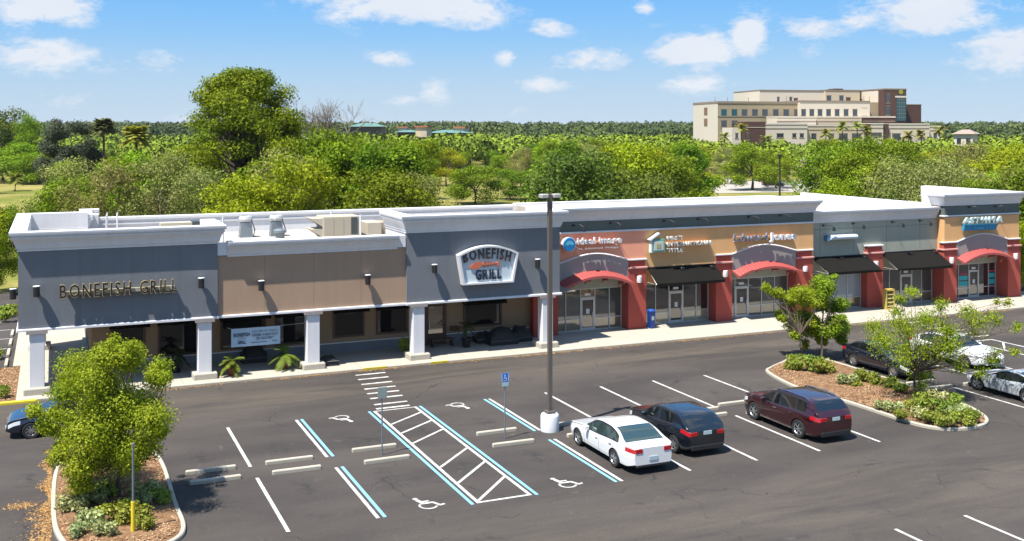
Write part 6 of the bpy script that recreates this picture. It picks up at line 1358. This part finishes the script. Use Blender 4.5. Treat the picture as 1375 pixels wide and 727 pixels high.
complex_(534, 546, 352, 169.5, 171.5, m_hpale, m_orange, 'small white block with orange cap left in the distant complex', 0, False)
complex_(575, 628, 350, 174, 178, m_dwall, m_troof, 'long teal-roofed wing right of the cream block', 4)
complex_(610, 623, 356, 169.5, 172, m_hpale, m_orange, 'small white block with orange cap at the right of the complex', 0, False)
complex_(545, 560, 318, 184.5, 186, m_hpale, m_hpale, 'low white shed before the cream block', 0, False)
complex_(1281, 1306, 340, 173.5, 179.5, m_hpale, mat('roof_tan', (.36, .28, .22), rough=.9), 'small tan-roofed house beyond the woods at the right', 2)
0 and complex_(218, 246, 330, 174.5, 177, m_hpale, mat('roof_tan', (.36, .28, .22), rough=.9), 'pale low building glimpsed right of the palms at left', 0, False)
# utility pole and far parking strip
p = at(1047, 262, 128); t = thing('utility_pole', (p.x, p.y, -.12), 'tall dark pole standing before the distant car park', 'pole')
zt_ = at(1047, 207, 128).z; MB().cyl(0, 0, 0, zt_, .13, 8, .10).build('pole', mat('pole_dark', (.03, .022, .018), rough=.8), t, world=False); MB().box(-.35, .35, -.12, .12, zt_ - .05, zt_ + .12).build('lamp_head', mat('pole_dark', (.03, .022, .018)), t, world=False)
a, b, c, e = gnd(940, 259), gnd(1110, 256), gnd(1110, 241), gnd(940, 243)
tag(sheet('distant_parking', [(q.x, q.y) for q in (a, b, c, e)], -.08, mat('pale_paving', (.40, .36, .31), rough=.9, var=.1, vscale=.2)), kind='structure')
# ------------------------------------------------------------------ air
hm_ = bpy.data.materials.new('haze_air'); hm_.use_nodes = True; hm_.node_tree.nodes.clear(); ho = N('ShaderNodeOutputMaterial', hm_.node_tree); pv = N('ShaderNodeVolumePrincipled', hm_.node_tree)
pv.inputs['Color'].default_value = (.80, .88, 1, 1); pv.inputs['Density'].default_value = .00004; pv.inputs['Anisotropy'].default_value = .0; hm_.node_tree.links.new(pv.outputs[0], ho.inputs['Volume'])
hz_ = MB().box(-9500, 9500, -9500, 9500, -1.2, 46).build('haze', hm_); hz_['kind'] = 'stuff'

# ------------------------------------------------------------------ tell look-alikes apart by their order in view
def _px(o):
    v = o.location; d = v.x * math.sin(YAW) + v.y * math.cos(YAW); return (v.x * math.cos(YAW) - v.y * math.sin(YAW)) / max(d, 1)
same = {}
for o in S.objects:
    if o.parent is None and 'label' in o: same.setdefault(o['label'], []).append(o)
ORD = ['second', 'third', 'fourth', 'fifth', 'sixth', 'seventh', 'eighth', 'ninth', 'tenth', 'eleventh', 'twelfth', 'thirteenth']
for lab, os_ in same.items():
    n = len(os_)
    if n < 2 or n > 14: continue
    os_.sort(key=_px)
    for i, o in enumerate(os_):
        w = ('left one of two', 'right one of two')[i] if n == 2 else 'leftmost' if i == 0 else 'rightmost' if i == n - 1 else ORD[i - 1] + ' from left'
        if len((lab + ' ' + w).split()) <= 16: o['label'] = lab + ', ' + w
